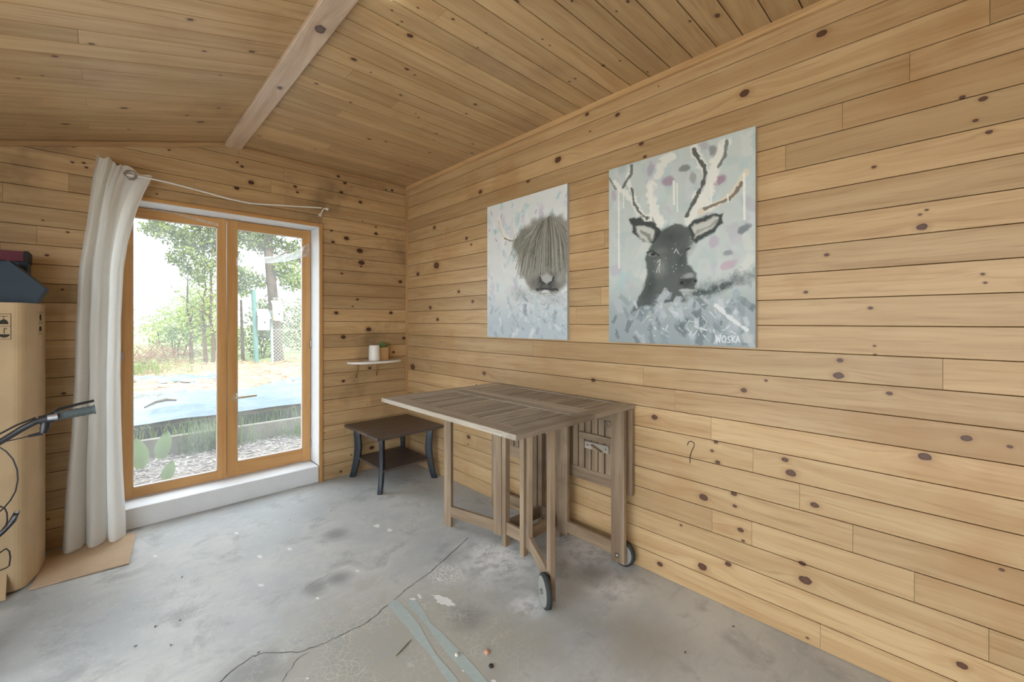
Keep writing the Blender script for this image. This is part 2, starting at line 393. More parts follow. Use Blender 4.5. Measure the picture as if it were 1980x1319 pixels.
def set_knots(o, M, pts, L, w, rng):
    Mi = M.inverted(); ks = []
    for p, r in pts:
        q = Mi @ Vector([float(c) for c in p])
        if abs(q.x) < L / 2 + 0.01 and abs(q.y) < w / 2 + 0.004: ks.append((q.x, q.y, r))
    ks = ks[:4]
    while len(ks) < 2 and rng.random() < 0.45:
        ks.append((rng.uniform(-L / 2, L / 2), rng.uniform(-w * 0.4, w * 0.4), rng.uniform(0.003, 0.008)))
    for i, k in enumerate('abcd'): o['knot_' + k] = [float(c) for c in (ks[i] if i < len(ks) else (0, 0, 0))]

def cladding(parent, a0, a1, joints, course, fn, knots, mat, w, rng, gap=0.0034, cut=None, ch=0.0008):
    """one course of boards from a0 to a1 (coordinate along the wall), split at joints; fn(a) -> centre point; course gives width dir"""
    edges = [a0] + sorted(j for j in joints if a0 + 0.15 < j < a1 - 0.15) + [a1]
    for s, e in zip(edges[:-1], edges[1:]):
        segs = [(s, e)]
        if cut:
            c0, c1 = cut; segs = []
            if s < c0: segs.append((s, min(e, c0)))
            if e > c1: segs.append((max(s, c1), e))
        for b0, b1 in segs:
            if b1 - b0 < 0.02: continue
            o, M = board('plank', parent, fn(b0 + 0.0006), fn(b1 - 0.0006), course, w - gap, PT, mat, ch)
            set_knots(o, M, knots, b1 - b0, w, rng)

rng = random.Random(3)
# right wall: seams every 0.1156 m
PR = 0.1156
JR = {}
for u, v in [(1914,22),(1759,130),(1629,225),(1519,305),(1162,574),(1114,610),(1030,674),(1305,775),(1375,830),(1456,890),(1546,962),(1649,1042),(1768,1135),(1912,1248),(1586,1229),(862,467),(818,522),(896,845),(922,860),(1244,728)]:
    p = onx(u, v); k = int((p[2] + 0.006) // PR); JR.setdefault(k, []).append(float(p[1]))
for k in range(24):
    za, zb = max(0.0, -0.006 + k * PR), min(RIDGE_Z, -0.006 + (k + 1) * PR)
    if zb - za < 0.02: continue
    js = JR.get(k, []); js = js + [j - 2.05 for j in js if j - 2.05 > YB]
    if not js: js = [-4.2 - rng.random() * 0.8]
    zc = (za + zb) / 2
    cladding(wr, YB, 0.0, js, (0, 0, -1), lambda a, zc=zc: (PT / 2, a, zc), KR, PINE, zb - za, rng)
# back wall
JB = {}
for u, v in [(133,351),(71,453),(376,360),(461,294),(549,338),(524,352),(717,777),(551,380),(668,820)]:
    p = ony(u, v); k = int((p[2] - 0.0118) // PR); JB.setdefault(k, []).append(float(p[0]))
for k in range(-1, 24):
    za, zb = max(0.0, 0.0118 + k * PR), min(RIDGE_Z, 0.0118 + (k + 1) * PR)
    if k == -1: continue
    if k == 0: za = 0.0
    if zb - za < 0.02: continue
    zc = (za + zb) / 2
    xl = XL
    if zb > ceil_z(XL): xl = max(XL, RIDGE_X + (za - RIDGE_Z) / SLOPE)
    if xl > -0.2: continue
    cut = (OX0 - 0.025, OX1 + 0.025) if za < OZ1 + 0.025 else None
    js = JB.get(k, []) or ([rng.uniform(-3.2, -2.5)] if rng.random() < 0.4 else [])
    def fn(a, zc=zc): return (a, PT / 2, zc)
    if cut and zb > OZ1 + 0.03:      # course above the lintel: cut round the opening top
        hh = zb - (OZ1 + 0.027)
        cladding(wb, xl, 0.0, js, (0, 0, 1), fn, KB, PINE_B, zb - za, rng, cut=cut)
        if hh > 0.01:
            cladding(wb, cut[0], cut[1], [], (0, 0, 1), lambda a, z=zb - hh / 2: (a, PT / 2, z), KB, PINE_B, hh, rng)
    else:
        cladding(wb, xl, 0.0, js, (0, 0, 1), fn, KB, PINE_B, zb - za, rng, cut=cut)
# ceiling, flat side: boards run with x, seams every 0.1186
PC = 0.1186
JC = {}
for u, v in [(845,36),(667,152),(571,249),(655,297),(760,205)]:
    p = onz(u, v, RIDGE_Z); k = int((-p[1] - 0.052) // PC); JC.setdefault(k, []).append(float(p[0]))
for k in range(-1, 47):
    ya, yb = min(0.0, -0.052 - k * PC), max(YB, -0.052 - (k + 1) * PC)
    if ya - yb < 0.02: continue
    yc = (ya + yb) / 2
    js = JC.get(k, []) or ([rng.uniform(-1.2, -0.2)] if rng.random() < 0.35 else [])
    cladding(ce, RIDGE_X, 0.0, js, (0, -1, 0), lambda a, yc=yc: (a, yc, RIDGE_Z + PT / 2), KC, PINE_C, ya - yb, rng, gap=0.0050, ch=0.0006)
# ceiling, sloping side
PL = 0.1200
JL = {}
for u, v in [(151,73),(159,146),(167,201),(171,246)]:
    p = onl(u, v); k = int((-p[1]) // PL); JL.setdefault(k, []).append(float(p[0]))
nrm = Vector((-SLOPE, 0, 1)).normalized()
for k in range(0, 47):
    ya, yb = -k * PL, max(YB, -(k + 1) * PL)
    if ya - yb < 0.02: continue
    yc = (ya + yb) / 2
    js = JL.get(k, [])
    if not js and rng.random() < 0.3: js = [rng.uniform(-3.0, -1.9)]
    cladding(ce, XL, RIDGE_X, js, (0, -1, 0), lambda a, yc=yc: (a + nrm.x * PT / 2, yc, ceil_z(a - 1e-6) + nrm.z * PT / 2), KL, PINE_C, ya - yb, rng, gap=0.0050, ch=0.0006)

# ---- trims
def trim(i, p0, p1, wdir, w, t, mat=TRIMW):
    o, M = board('trim_%d' % i, None, p0, p1, wdir, w, t, mat, 0.004); o['kind'] = 'structure'; return o
trim(1, (-0.012, YB, RIDGE_Z - 0.016), (-0.012, 0, RIDGE_Z - 0.016), (0, 0, 1), 0.032, 0.024)
trim(2, (RIDGE_X + 0.1, -0.010, RIDGE_Z - 0.014), (0, -0.010, RIDGE_Z - 0.014), (0, 0, 1), 0.028, 0.020)
trim(3, (XL, -0.010, ceil_z(XL) - 0.016), (RIDGE_X, -0.010, RIDGE_Z - 0.016), (0, 0, 1), 0.030, 0.020)
trim(4, (-0.010, -0.010, 0), (-0.010, -0.010, RIDGE_Z - 0.03), (1, 0, 0), 0.020, 0.020)
# strip round the door opening
trim(5, (OX1 + 0.014, -0.004, 0), (OX1 + 0.014, -0.004, OZ1 + 0.03), (1, 0, 0), 0.026, 0.018, DOORW)
trim(6, (OX0 - 0.027, -0.004, OZ1 + 0.016), (OX1 + 0.001, -0.004, OZ1 + 0.016), (0, 0, 1), 0.028, 0.018, DOORW)
trim(7, (OX0 - 0.014, -0.004, 0), (OX0 - 0.014, -0.004, OZ1 + 0.002), (1, 0, 0), 0.026, 0.018, DOORW)
# ridge board
ro, RM = board('trim_8', None, (-1.496, YB, RIDGE_Z - 0.012), (-1.496, -0.001, RIDGE_Z - 0.012), (1, 0, 0), 0.112, 0.024, PINE_BEAM, 0.004)
ro['kind'] = 'structure'; ro['label'] = 'broad pale ridge board running along the ceiling'; ro['category'] = 'beam'
set_knots(ro, RM, [(onz(619, 57, RIDGE_Z - 0.024), 0.022), (onz(541, 170, RIDGE_Z - 0.024), 0.012)], 9, 0.2, random.Random(99))

# ---- white reveal, lintel and step of the garden door
for nm, lo, hi in (('sill', (OX0 - 0.012, 0.0, 0.0), (OX1 + 0.0, 0.31, OZ0)), ('reveal', (OX1, 0.003, OZ0), (OX1 + 0.02, 0.31, OZ1)),
                   ('reveal', (OX0 - 0.02, 0.003, OZ0), (OX0, 0.31, OZ1)), ('lintel', (OX0 - 0.02, 0.003, OZ1), (OX1 + 0.02, 0.31, OZ1 + 0.02))):
    o = obj(nm, MB().box(lo, hi), WHITEP, wb)
    bv = o.modifiers.new('bevel', 'BEVEL'); bv.width = 0.006; bv.segments = 2

# ---- glazing
def glass_mat():
    t = NT('hazy_glass'); co = t.n('TexCoord').outputs['Object']
    tr = t.n('BsdfTransparent'); tr.inputs[0].default_value = (0.97, 0.98, 0.98, 1)
    gl = t.n('BsdfGlossy'); gl.inputs['Roughness'].default_value = 0.03
    fr = t.n('Fresnel'); fr.inputs[0].default_value = 1.35
    m1 = t.n('MixShader'); t.put(m1.inputs[0], t.math('MULTIPLY', fr.outputs[0], 0.35)); t.put(m1.inputs[1], tr.outputs[0]); t.put(m1.inputs[2], gl.outputs[0])
    df = t.n('BsdfDiffuse'); df.inputs[0].default_value = (0.9, 0.92, 0.93, 1); tl = t.n('BsdfTranslucent'); tl.inputs[0].default_value = (0.9, 0.92, 0.93, 1)
    mm = t.n('MixShader'); mm.inputs[0].default_value = 0.7; t.put(mm.inputs[1], df.outputs[0]); t.put(mm.inputs[2], tl.outputs[0])
    nz = t.noise(co, 3.0, 4)
    m2 = t.n('MixShader'); t.put(m2.inputs[0], t.math('MULTIPLY_ADD', t.ss(nz, 0.35, 0.75), 0.10, 0.10)); t.put(m2.inputs[1], m1.outputs[0]); t.put(m2.inputs[2], mm.outputs[0])
    t.t.links.new(m2.outputs[0], t.out.inputs[0]); return t.m
GLASS = glass_mat()
def door_leaf(i, x0, x1, gx0, gx1, gz0, gz1, label):
    z0, z1, y0, y1 = OZ0 + 0.008, OZ1 - 0.004, 0.195, 0.245
    d = thing('door_%d' % i, label, 'door', ((x0 + x1) / 2, 0.22, z0)); d['kind'] = 'structure'
    yc, th = (y0 + y1) / 2, y1 - y0
    board('stile', d, ((x0 + gx0) / 2, yc, z0), ((x0 + gx0) / 2, yc, z1), (1, 0, 0), gx0 - x0, th, DOORW, 0.004)
    board('stile', d, ((x1 + gx1) / 2, yc, z0), ((x1 + gx1) / 2, yc, z1), (1, 0, 0), x1 - gx1, th, DOORW, 0.004)
    board('rail', d, (gx0, yc, (z0 + gz0) / 2), (gx1, yc, (z0 + gz0) / 2), (0, 0, 1), gz0 - z0, th - 0.004, DOORW, 0.004)
    board('rail', d, (gx0, yc, (z1 + gz1) / 2), (gx1, yc, (z1 + gz1) / 2), (0, 0, 1), z1 - gz1, th - 0.004, DOORW, 0.004)
    part('pane', MB().add([(gx0 - 0.004, yc, gz0 - 0.004), (gx1 + 0.004, yc, gz0 - 0.004), (gx1 + 0.004, yc, gz1 + 0.004), (gx0 - 0.004, yc, gz1 + 0.004)], [(0, 1, 2, 3)]), GLASS, d)
    b = MB()
    for lo, hi in (((gx0, y0 + 0.006, gz0), (gx0 + 0.006, y0 + 0.016, gz1)), ((gx1 - 0.006, y0 + 0.006, gz0), (gx1, y0 + 0.016, gz1)),
                   ((gx0, y0 + 0.006, gz0), (gx1, y0 + 0.016, gz0 + 0.006)), ((gx0, y0 + 0.006, gz1 - 0.006), (gx1, y0 + 0.016, gz1))): b.box(lo, hi)
    part('glazing_seal', b, WHITEP, d)
    return d
d1 = door_leaf(1, OX0 + 0.004, -1.504, -2.062, -1.563, 0.218, 2.140, 'orange wood glazed garden door leaf next to the white curtain')
d2 = door_leaf(2, -1.499, OX1 - 0.006, -1.430, -0.932, 0.262, 2.145, 'orange wood glazed garden door leaf with lever handle')
hx, hy, hz = ony(455, 768, 0.19)
rb = MB().lathe([(0.019, 0.0), (0.019, -0.008), (0.014, -0.012)], 20, (0, 0, 0), 'Y')
rb.v = [(x * 0.85 + hx, y + 0.195, z * 1.8 + hz) for x, y, z in rb.v]
part('rosette', rb, HANDLE, d2)
lv = MB().tube([(hx, 0.19, hz), (hx, 0.150, hz), (hx + 0.012, 0.140, hz), (hx + 0.14, 0.138, hz + 0.004)], [0.009, 0.009, 0.0095, 0.008], 10)
part('lever', lv, HANDLE, d2)
for v in (665, 856):
    p = ony(603, v, 0.19); part('hinge', MB().tube([(OX1 - 0.004, 0.186, p[2] - 0.03), (OX1 - 0.004, 0.186, p[2] + 0.03)], 0.008, 8), STEEL, d2)
p = ony(232, 690, 0.19); part('hinge', MB().tube([(OX0 + 0.008, 0.186, p[2] - 0.03), (OX0 + 0.008, 0.186, p[2] + 0.03)], 0.008, 8), STEEL, d1)

# ================================================================== FOLDING TABLE
TZ = 0.925; TT = 0.024
TX0, TXH, TX1 = -0.962, -0.398, -0.016; TY0, TY1 = -1.365, -2.560
tb = thing('folding_table', 'weathered grey slatted gateleg table with two wheels, standing against the wall', 'table', (-0.49, -1.96, 0))
tzc = TZ - TT / 2
def leaf_top(xa, xb, ra, rb, n):
    board('end_rail', tb, (xa, TY0 - 0.04, tzc), (xb, TY0 - 0.04, tzc), (0, 1, 0), 0.08, TT, TEAK, 0.003)
    board('end_rail', tb, (xa, TY1 + 0.042, tzc), (xb, TY1 + 0.042, tzc), (0, 1, 0), 0.084, TT, TEAK, 0.003)
    ya, yb = TY0 - 0.081, TY1 + 0.085
    board('long_rail', tb, (xa + ra / 2, ya, tzc), (xa + ra / 2, yb, tzc), (1, 0, 0), ra, TT, TEAK, 0.003)
    board('long_rail', tb, (xb - rb / 2, ya, tzc), (xb - rb / 2, yb, tzc), (1, 0, 0), rb, TT, TEAK, 0.003)
    p = (yb - ya) / n
    for i in range(n):
        yc = ya + p * (i + 0.5)
        board('slat', tb, (xa + ra + 0.001, yc, tzc - 0.002), (xb - rb - 0.001, yc, tzc - 0.002), (0, -1, 0), abs(p) - 0.009, TT - 0.005, TEAK, 0.002)
leaf_top(TX0, TXH - 0.0015, 0.100, 0.085, 21)
leaf_top(TXH + 0.0015, TX1, 0.075, 0.038, 21)
# hanging leaf against the wall (face towards the room)
lx, lt = -0.030, 0.022
lz0, lz1 = 0.405, TZ - TT - 0.002
for yc in (TY0 - 0.04, TY1 + 0.042):
    board('leaf_rail', tb, (lx, yc, lz0), (lx, yc, lz1), (0, -1, 0), 0.082, lt, TEAKL, 0.003)
for zc in (lz0 + 0.04, lz1 - 0.035):
    board('leaf_rail', tb, (lx, TY1 + 0.085, zc), (lx, TY0 - 0.081, zc), (0, 0, -1), 0.075, lt, TEAKL, 0.003)
p_ = (TY1 + 0.085 - (TY0 - 0.081)) / 21
for i in range(21):
    yc = TY0 - 0.081 + p_ * (i + 0.5)
    board('slat', tb, (lx, yc, lz0 + 0.078), (lx, yc, lz1 - 0.073), (0, -1, 0), abs(p_) - 0.009, lt - 0.006, TEAKL, 0.002)
board('batten', tb, (lx - 0.017, -2.50, 0.690), (lx - 0.017, -2.195, 0.690), (0, 0, -1), 0.040, 0.014, TEAKL)
cp, _ = board('catch_plate', tb, (lx - 0.016, -2.412, 0.637), (lx - 0.016, -2.240, 0.637), (0, 0, -1), 0.046, 0.014, TEAK)
mbw = MB().prism([(lx - 0.024, -2.30, 0.650), (lx - 0.024, -2.375, 0.620), (lx - 0.024, -2.31, 0.625)], (-0.022, 0, 0)); part('turn_catch', mbw, TEAKL, tb)
for yy in (-2.262, -2.392):
    part('screw', MB().lathe([(0.004, 0.0), (0.004, -0.003)], 10, (lx - 0.023, yy, 0.637), 'X'), DARKM, tb)
def screw_eye(p):
    x, y, z = p; pts = [(x, y, z + 0.045), (x, y, z + 0.02)]
    pts += [(x, y + 0.018 * math.sin(a), z + 0.018 * math.cos(a)) for a in np.linspace(0, 2 * math.pi * 0.95, 15)]
    return MB().tube(pts, 0.0022, 6)
part('screw_eye', screw_eye((lx - 0.018, -2.405, 0.79)), STEEL, tb)
part('screw_eye', screw_eye((lx - 0.018, float(onx(1055, 850, lx)[1]), 0.79)), STEEL, tb)
# centre frame
LEGZ = TZ - TT
PX0, PX1, PY0, PY1 = -0.392, -0.060, -1.885, -2.042
for x in (PX0, PX1):
    for y in (PY0, PY1):
        board('post', tb, (x, y, 0.0), (x, y, LEGZ), (1, 0, 0), 0.036, 0.036, TEAKL, 0.003)
for x in (PX0, PX1): board('cross_rail', tb, (x, PY0 - 0.018, 0.112), (x, PY1 + 0.018, 0.112), (0, 0, -1), 0.075, 0.022, TEAKL)
for y in (PY0, PY1): board('cross_rail', tb, (PX0 + 0.018, y, 0.112), (PX1 - 0.018, y, 0.112), (0, 0, 1), 0.075, 0.022, TEAKL)
board('cross_rail', tb, (PX0 + 0.018, (PY0 + PY1) / 2, 0.885), (PX1 - 0.018, (PY0 + PY1) / 2, 0.885), (0, 1, 0), 0.10, 0.022, TEAKL)
def gate(h, l, w=0.062, wl=0.062, th=0.026, zfoot=0.0):
    """swinging leg frame from hinge point h to leg centre l (both on the plan)"""
    h, l = Vector((h[0], h[1], 0)), Vector((l[0], l[1], 0)); d = (l - h).normalized()
    up = Vector((0, 0, 1)); s = h + d * (w / 2)
    board('gate_stile', tb, s + up * 0.055, s + up * LEGZ, d, w, th, TEAKL)
    board('gate_leg', tb, l + up * zfoot, l + up * LEGZ, d, wl, th, TEAKL)
    a, b = s + d * (w / 2), l - d * (wl / 2)
    board('gate_rail', tb, a + up * 0.105, b + up * 0.105, up, 0.07, th - 0.002, TEAKL)
    board('gate_rail', tb, a + up * (LEGZ - 0.04), b + up * (LEGZ - 0.04), up, 0.07, th - 0.002, TEAKL)
    return d
gate((-0.398, -1.862), (-0.503, -1.428))
d2_ = gate((-0.378, -2.066), (-0.603, -2.442), zfoot=0.028)
gate((-0.094, -2.062), (-0.094, -2.508), wl=0.085, w=0.085, zfoot=0.035)
gate((-0.070, -1.862), (-0.075, -1.43))
def wheel(c, ax, r, th):
    c, ax = Vector(c), Vector(ax).normalized(); q = Vector((0, 0, 1)).rotation_difference(ax).to_matrix().to_4x4()
    def mk(prof, n=32):
        m = MB().lathe(prof, n); m.v = [tuple(c + (q @ Vector(p))) for p in m.v]; return m
    w = part('wheel', mk([(r * 0.86, -th / 2), (r, -th / 2 + 0.004), (r, th / 2 - 0.004), (r * 0.86, th / 2)]), RUBBER, tb)
    b = Vector(tb['origin'])
    for nm, prof, mt in (('wheel_disc', [(r * 0.84, -th / 2 - 0.002), (r * 0.84, th / 2 + 0.002)], WHEELG), ('hub', [(0.012, -th / 2 - 0.012), (0.012, th / 2 + 0.012)], STEEL)):
        m = mk(prof, 28); m.v = [(p[0] - b[0], p[1] - b[1], p[2] - b[2]) for p in m.v]; obj(nm, m, mt, w)
side = Vector((d2_.y, -d2_.x, 0))
if side.x > 0: side = -side
wheel(Vector((-0.603, -2.442, 0.080)) + side * 0.036 + d2_ * 0.02, side, 0.080, 0.028)
wheel(Vector((-0.056, -2.512, 0.074)), (1, 0, 0), 0.074, 0.026)
part('axle_bolt', MB().lathe([(0.013, 0.0), (0.013, -0.006), (0.006, -0.010)], 14, (-0.108, -2.505, 0.074), 'X'), STEEL, tb)
for p, a in (((-0.395, -1.858), 0.12), ((-0.378, -2.066), 0.12), ((-0.385, -1.862), 0.75)):
    part('hinge', MB().tube([(p[0] - 0.016, p[1], a), (p[0] - 0.016, p[1], a + 0.07)], 0.004, 6), STEEL, tb)

# ================================================================== SIDE TABLE
SX0, SX1, SY0, SY1, SZ = -0.648, -0.022, -0.672, -0.024, 0.470
st = thing('side_table', 'low dark brown side table with black curved legs in the corner', 'table', ((SX0 + SX1) / 2, (SY0 + SY1) / 2, 0))
board('top', st, (SX0, (SY0 + SY1) / 2, SZ - 0.011), (SX1, (SY0 + SY1) / 2, SZ - 0.011), (0, 1, 0), SY1 - SY0, 0.022, DARKTOP, 0.002)
board('lower_shelf', st, (SX0 + 0.085, (SY0 + SY1) / 2, 0.172), (SX1 - 0.085, (SY0 + SY1) / 2, 0.172), (0, 1, 0), SY1 - SY0 - 0.13, 0.018, DARKTOP, 0.002)
def sabre(cx, cy, dx, dy):
    """leg curving outwards along the diagonal (dx, dy)"""
    d = Vector((dx, dy, 0)).normalized(); s = Vector((-d.y, d.x, 0))
    prof = [(0.00, 0.045, 0.024), (0.08, 0.022, 0.026), (0.17, 0.003, 0.029), (0.27, -0.008, 0.031), (0.36, -0.002, 0.029), (0.448, 0.008, 0.026)]
    vs = []; fs = []
    for z, o, hw in prof:
        c = Vector((cx, cy, z)) + d * o
        vs += [c + d * hw + s * 0.017, c + d * hw - s * 0.017, c - d * hw - s * 0.017, c - d * hw + s * 0.017]
    for i in range(len(prof) - 1):
        for k in range(4): fs.append((i * 4 + k, i * 4 + (k + 1) % 4, i * 4 + 4 + (k + 1) % 4, i * 4 + 4 + k))
    fs += [(3, 2, 1, 0), tuple(len(vs) - 4 + k for k in range(4))]
    o = part('leg', MB().add(vs, fs, True), BLACKP, st)
    bv = o.modifiers.new('bevel', 'BEVEL'); bv.width = 0.004; bv.segments = 2; bv.limit_method = 'ANGLE'; bv.angle_limit = 0.8
for cx, dx in ((SX0 + 0.085, -1), (SX1 - 0.085, 1)):
    for cy, dy in ((SY0 + 0.095, -1), (SY1 - 0.085, 1)): sabre(cx, cy, dx, dy)

# ================================================================== WALL SHELF, VASE, PLANT
ws = thing('wall_shelf', 'small white half-round shelf on thin brass brackets', 'shelf', (-0.35, 0, 1.0))
zs = 1.032
arc = [(-0.615, 0.0), (-0.615, -0.03)]
for a in np.linspace(math.pi, 2 * math.pi, 25)[1:-1]:
    arc.append((-0.355 + 0.258 * math.copysign(abs(math.cos(a)) ** 0.75, math.cos(a)), -0.03 + 0.150 * math.sin(a)))
arc += [(-0.095, -0.03), (-0.095, 0.0)]
o = part('board', MB().prism([(x, y, zs - 0.02) for x, y in arc], (0, 0, 0.02)), WHITE, ws)
bv = o.modifiers.new('bevel', 'BEVEL'); bv.width = 0.003; bv.segments = 2; bv.limit_method = 'ANGLE'
for u in (691, 730):
    x = float(ony(u, 715, -0.03)[0])
    part('bracket', MB().tube([(x, -0.070, zs - 0.02), (x, -0.008, zs - 0.155), (x, -0.004, zs - 0.150), (x, -0.004, zs - 0.02)], 0.0028, 6), BRASS, ws)
vx = float(ony(725, 690, -0.095)[0])
mbv = MB().lathe([(0.040, 0.0), (0.052, 0.006), (0.053, 0.02), (0.048, 0.14), (0.046, 0.146), (0.042, 0.146), (0.044, 0.03), (0.0, 0.025)], 20, (vx, -0.085, zs), cap=False)
mbv.add([(vx + 0.04 * math.cos(a), -0.085 + 0.04 * math.sin(a), zs) for a in np.linspace(0, 2 * math.pi, 20, endpoint=False)], [tuple(range(20))[::-1]])
solo('vase', mbv, WHITE, 'white faceted ceramic vase on the half-round shelf', 'vase')
pt = thing('potted_succulent', 'green succulent in a square tan wooden pot behind the white vase', 'plant', (-0.300, -0.062, zs))
POTM = plain('tan_pot', srgb(190, 150, 104), 0.6, 0.3)
pw = 0.045
o = part('pot', MB().box((-0.300 - pw, -0.058 - pw, zs), (-0.300 + pw, -0.058 + pw, zs + 0.122)), POTM, pt)
bv = o.modifiers.new('bevel', 'BEVEL'); bv.width = 0.004; bv.segments = 2
LEAFM = plain('succulent_green', srgb(112, 150, 90), 0.5, 0.4, var=0.2)
rr = random.Random(5)
for i in range(16):
    a = i * 2.4; el = 0.25 + 0.08 * i; L = 0.052
    d = Vector((math.cos(a) * math.cos(el), math.sin(a) * math.cos(el), math.sin(el)))
    p0 = Vector((-0.300, -0.058, zs + 0.118))
    part('leaf', MB().tube([p0, p0 + d * L * 0.35, p0 + d * L * 0.7, p0 + d * L + Vector((0, 0, 0.006))], [0.004, 0.010, 0.009, 0.001], 6), LEAFM, pt)

# ================================================================== CURTAIN
def cloth_mat():
    t = NT('curtain_cloth'); co = t.n('TexCoord').outputs['Object']
    nz = t.noise(co, 220, 2); n2 = t.noise(co, 3, 4)
    c = t.mix(n2, srgb(246, 247, 244), srgb(252, 252, 250))
    df = t.n('BsdfDiffuse'); t.put(df.inputs[0], c); tl = t.n('BsdfTranslucent'); t.put(tl.inputs[0], c)
    b = t.n('Bump'); b.inputs['Strength'].default_value = 0.15; b.inputs['Distance'].default_value = 0.001; t.put(b.inputs['Height'], nz); t.put(df.inputs['Normal'], b.outputs[0])
    m = t.n('MixShader'); m.inputs[0].default_value = 0.48; t.put(m.inputs[1], df.outputs[0]); t.put(m.inputs[2], tl.outputs[0])
    t.t.links.new(m.outputs[0], t.out.inputs[0]); return t.m
CLOTH = cloth_mat()
cu = thing('curtain', 'cream white eyelet curtain bunched to one side of the garden door', 'curtain', (-2.25, -0.12, 0.0))
VL = [(298, 186), (340, 177), (430, 166), (520, 150), (640, 143), (740, 143), (850, 138), (970, 124), (1080, 113)]
VR = [(345, 293), (372, 277), (410, 262), (470, 246), (520, 238), (620, 232), (720, 231), (850, 238), (1000, 243), (1062, 243)]
def interp(tab, q): return float(np.interp(q, [a for a, b in tab], [b for a, b in tab]))
NU, NV = 120, 70
vs = []; ysh = -0.115
for j in range(NV + 1):
    t = j / NV
    vl, vr = 298 + t * (1083 - 298), 343 + t * (1060 - 343)
    L = ony(interp(VL, vl), vl, ysh); R = ony(interp(VR, vr), vr, ysh)
    for i in range(NU + 1):
        s = i / NU
        # gathered to the left, one smooth flap to the right at the top
        x = L[0] + (R[0] - L[0]) * s; z = L[2] + (R[2] - L[2]) * s
        top = max(0.0, 1 - t / 0.16)
        q = s ** 0.85 + 0.035 * math.sin(5 * s + 2.2 * t) + 0.02 * math.sin(11 * t)
        ph = 2 * math.pi * 3.15 * q + 0.5 * math.sin(2.6 * t)
        w = math.sin(ph) + 0.28 * math.sin(2 * ph + 1.3 + 2 * t); w = math.copysign(abs(w) ** 0.7, w)
        amp = (0.026 + 0.024 * t) * (1 - 0.85 * top * (1 if s > 0.45 else 0.55))
        y = ysh + amp * w + 0.007 * math.sin(7 * t + 9 * s) * math.sin(13 * t) + 0.016 * top * math.sin(2 * math.pi * 8.5 * s) * (1 if s < 0.45 else 0.0)
        x += 0.014 * math.cos(ph) * (0.3 + 0.7 * t)
        if t > 0.93: z = max(z, 0.012)
        if j == 0: z += 0.010 * math.cos(ph)
        vs.append((x, y, max(z, 0.010)))
fs = [(j * (NU + 1) + i, j * (NU + 1) + i + 1, (j + 1) * (NU + 1) + i + 1, (j + 1) * (NU + 1) + i) for j in range(NV) for i in range(NU)]
o = part('cloth', MB().add(vs, fs, True), CLOTH, cu)
# hem band at the heading
eye = ony(252, 339, -0.150)
mbe = MB()
for k in range(28):
    a = 2 * math.pi * k / 28
    for m in range(8):
        b_ = 2 * math.pi * m / 8; r = 0.026 + 0.007 * math.cos(b_)
        mbe.v.append((eye[0] + r * math.cos(a), -0.150 + 0.006 * math.sin(b_), eye[2] + r * math.sin(a)))
for k in range(28):
    for m in range(8):
        mbe.f.append((k * 8 + m, k * 8 + (m + 1) % 8, ((k + 1) % 28) * 8 + (m + 1) % 8, ((k + 1) % 28) * 8 + m)); mbe.smooth.append(True)
part('eyelet', mbe, STEEL, cu)
cr = thing('curtain_rod', 'thin sagging white curtain rod above the garden door', 'curtain rod', (-1.45, -0.08, 2.3))
pts = [ony(u, v, y) for u, v, y in ((238, 337, -0.135), (252, 339, -0.15), (290, 345, -0.12), (330, 354, -0.09), (400, 372.5, -0.08), (445, 385, -0.08), (485, 393.5, -0.08), (540, 397, -0.08), (622, 402, -0.08))]
part('rod', MB().tube(pts, 0.0062, 10), RODW, cr)
e_ = ony(632, 404, -0.08)
part('finial', MB().lathe([(0.004, -0.022), (0.009, -0.016), (0.007, -0.008), (0.014, 0.0), (0.012, 0.010), (0.003, 0.016)], 14, tuple(e_), 'X'), RODW, cr)
k_ = ony(626, 403, -0.08)
part('bracket', MB().tube([(k_[0], -0.08, k_[2]), (k_[0] - 0.004, -0.04, k_[2] - 0.03), (k_[0] - 0.004, -0.002, k_[2] - 0.045)], 0.005, 8).lathe([(0.014, -0.004), (0.014, 0.0)], 12, (k_[0] - 0.004, -0.001, k_[2] - 0.045), 'Y'), RODW, cr)

# ================================================================== CARDBOARD
solo('cardboard_sheet', MB().prism([(-2.485, -0.500, 0.002), (-2.10, -0.535, 0.004), (-2.055, -0.09, 0.002), (-2.44, -0.03, 0.002)], (0, 0, 0.006)), CARD2, 'flattened cardboard sheet on the floor beneath the curtain', 'cardboard')
bx = thing('cardboard_box', 'tall brown cardboard box standing upside down behind the bicycle', 'box', (-2.79, -0.30, 0))
BH = 1.497
ang = math.radians(-8.0); ex = Vector((math.cos(ang), math.sin(ang), 0)); ey = Vector((-math.sin(ang), math.cos(ang), 0))
FR = Vector((-2.500, -0.485, 0))        # front right corner
def foot(w, d): return FR - ex * w + ey * d
W_, D_ = 0.62, 0.36
outline = [foot(W_, 0), foot(0.05, 0)] + [foot(0.05 - 0.05 * math.sin(a), 0.05 - 0.05 * math.cos(a)) for a in np.linspace(0.2, math.pi / 2, 6)] + [foot(-0.012, 0.16), foot(-0.006, D_ - 0.05), foot(0.03, D_), foot(W_, D_)]
part('carton', MB().prism([(p.x, p.y, 0.012) for p in outline], (0, 0, BH - 0.012)), CARD, bx)
a_, b_ = foot(0.55, -0.004), foot(0.062, -0.004)
part('flap', MB().prism([(a_.x, a_.y, 0.105), (b_.x, b_.y, 0.105), (b_.x + 0.004, b_.y - 0.075, 0.012), (a_.x, a_.y - 0.075, 0.012)], (0, 0.004, 0.006)), CARD, bx)
INK = plain('black_print', srgb(58, 58, 50), 0.8, 0.1)
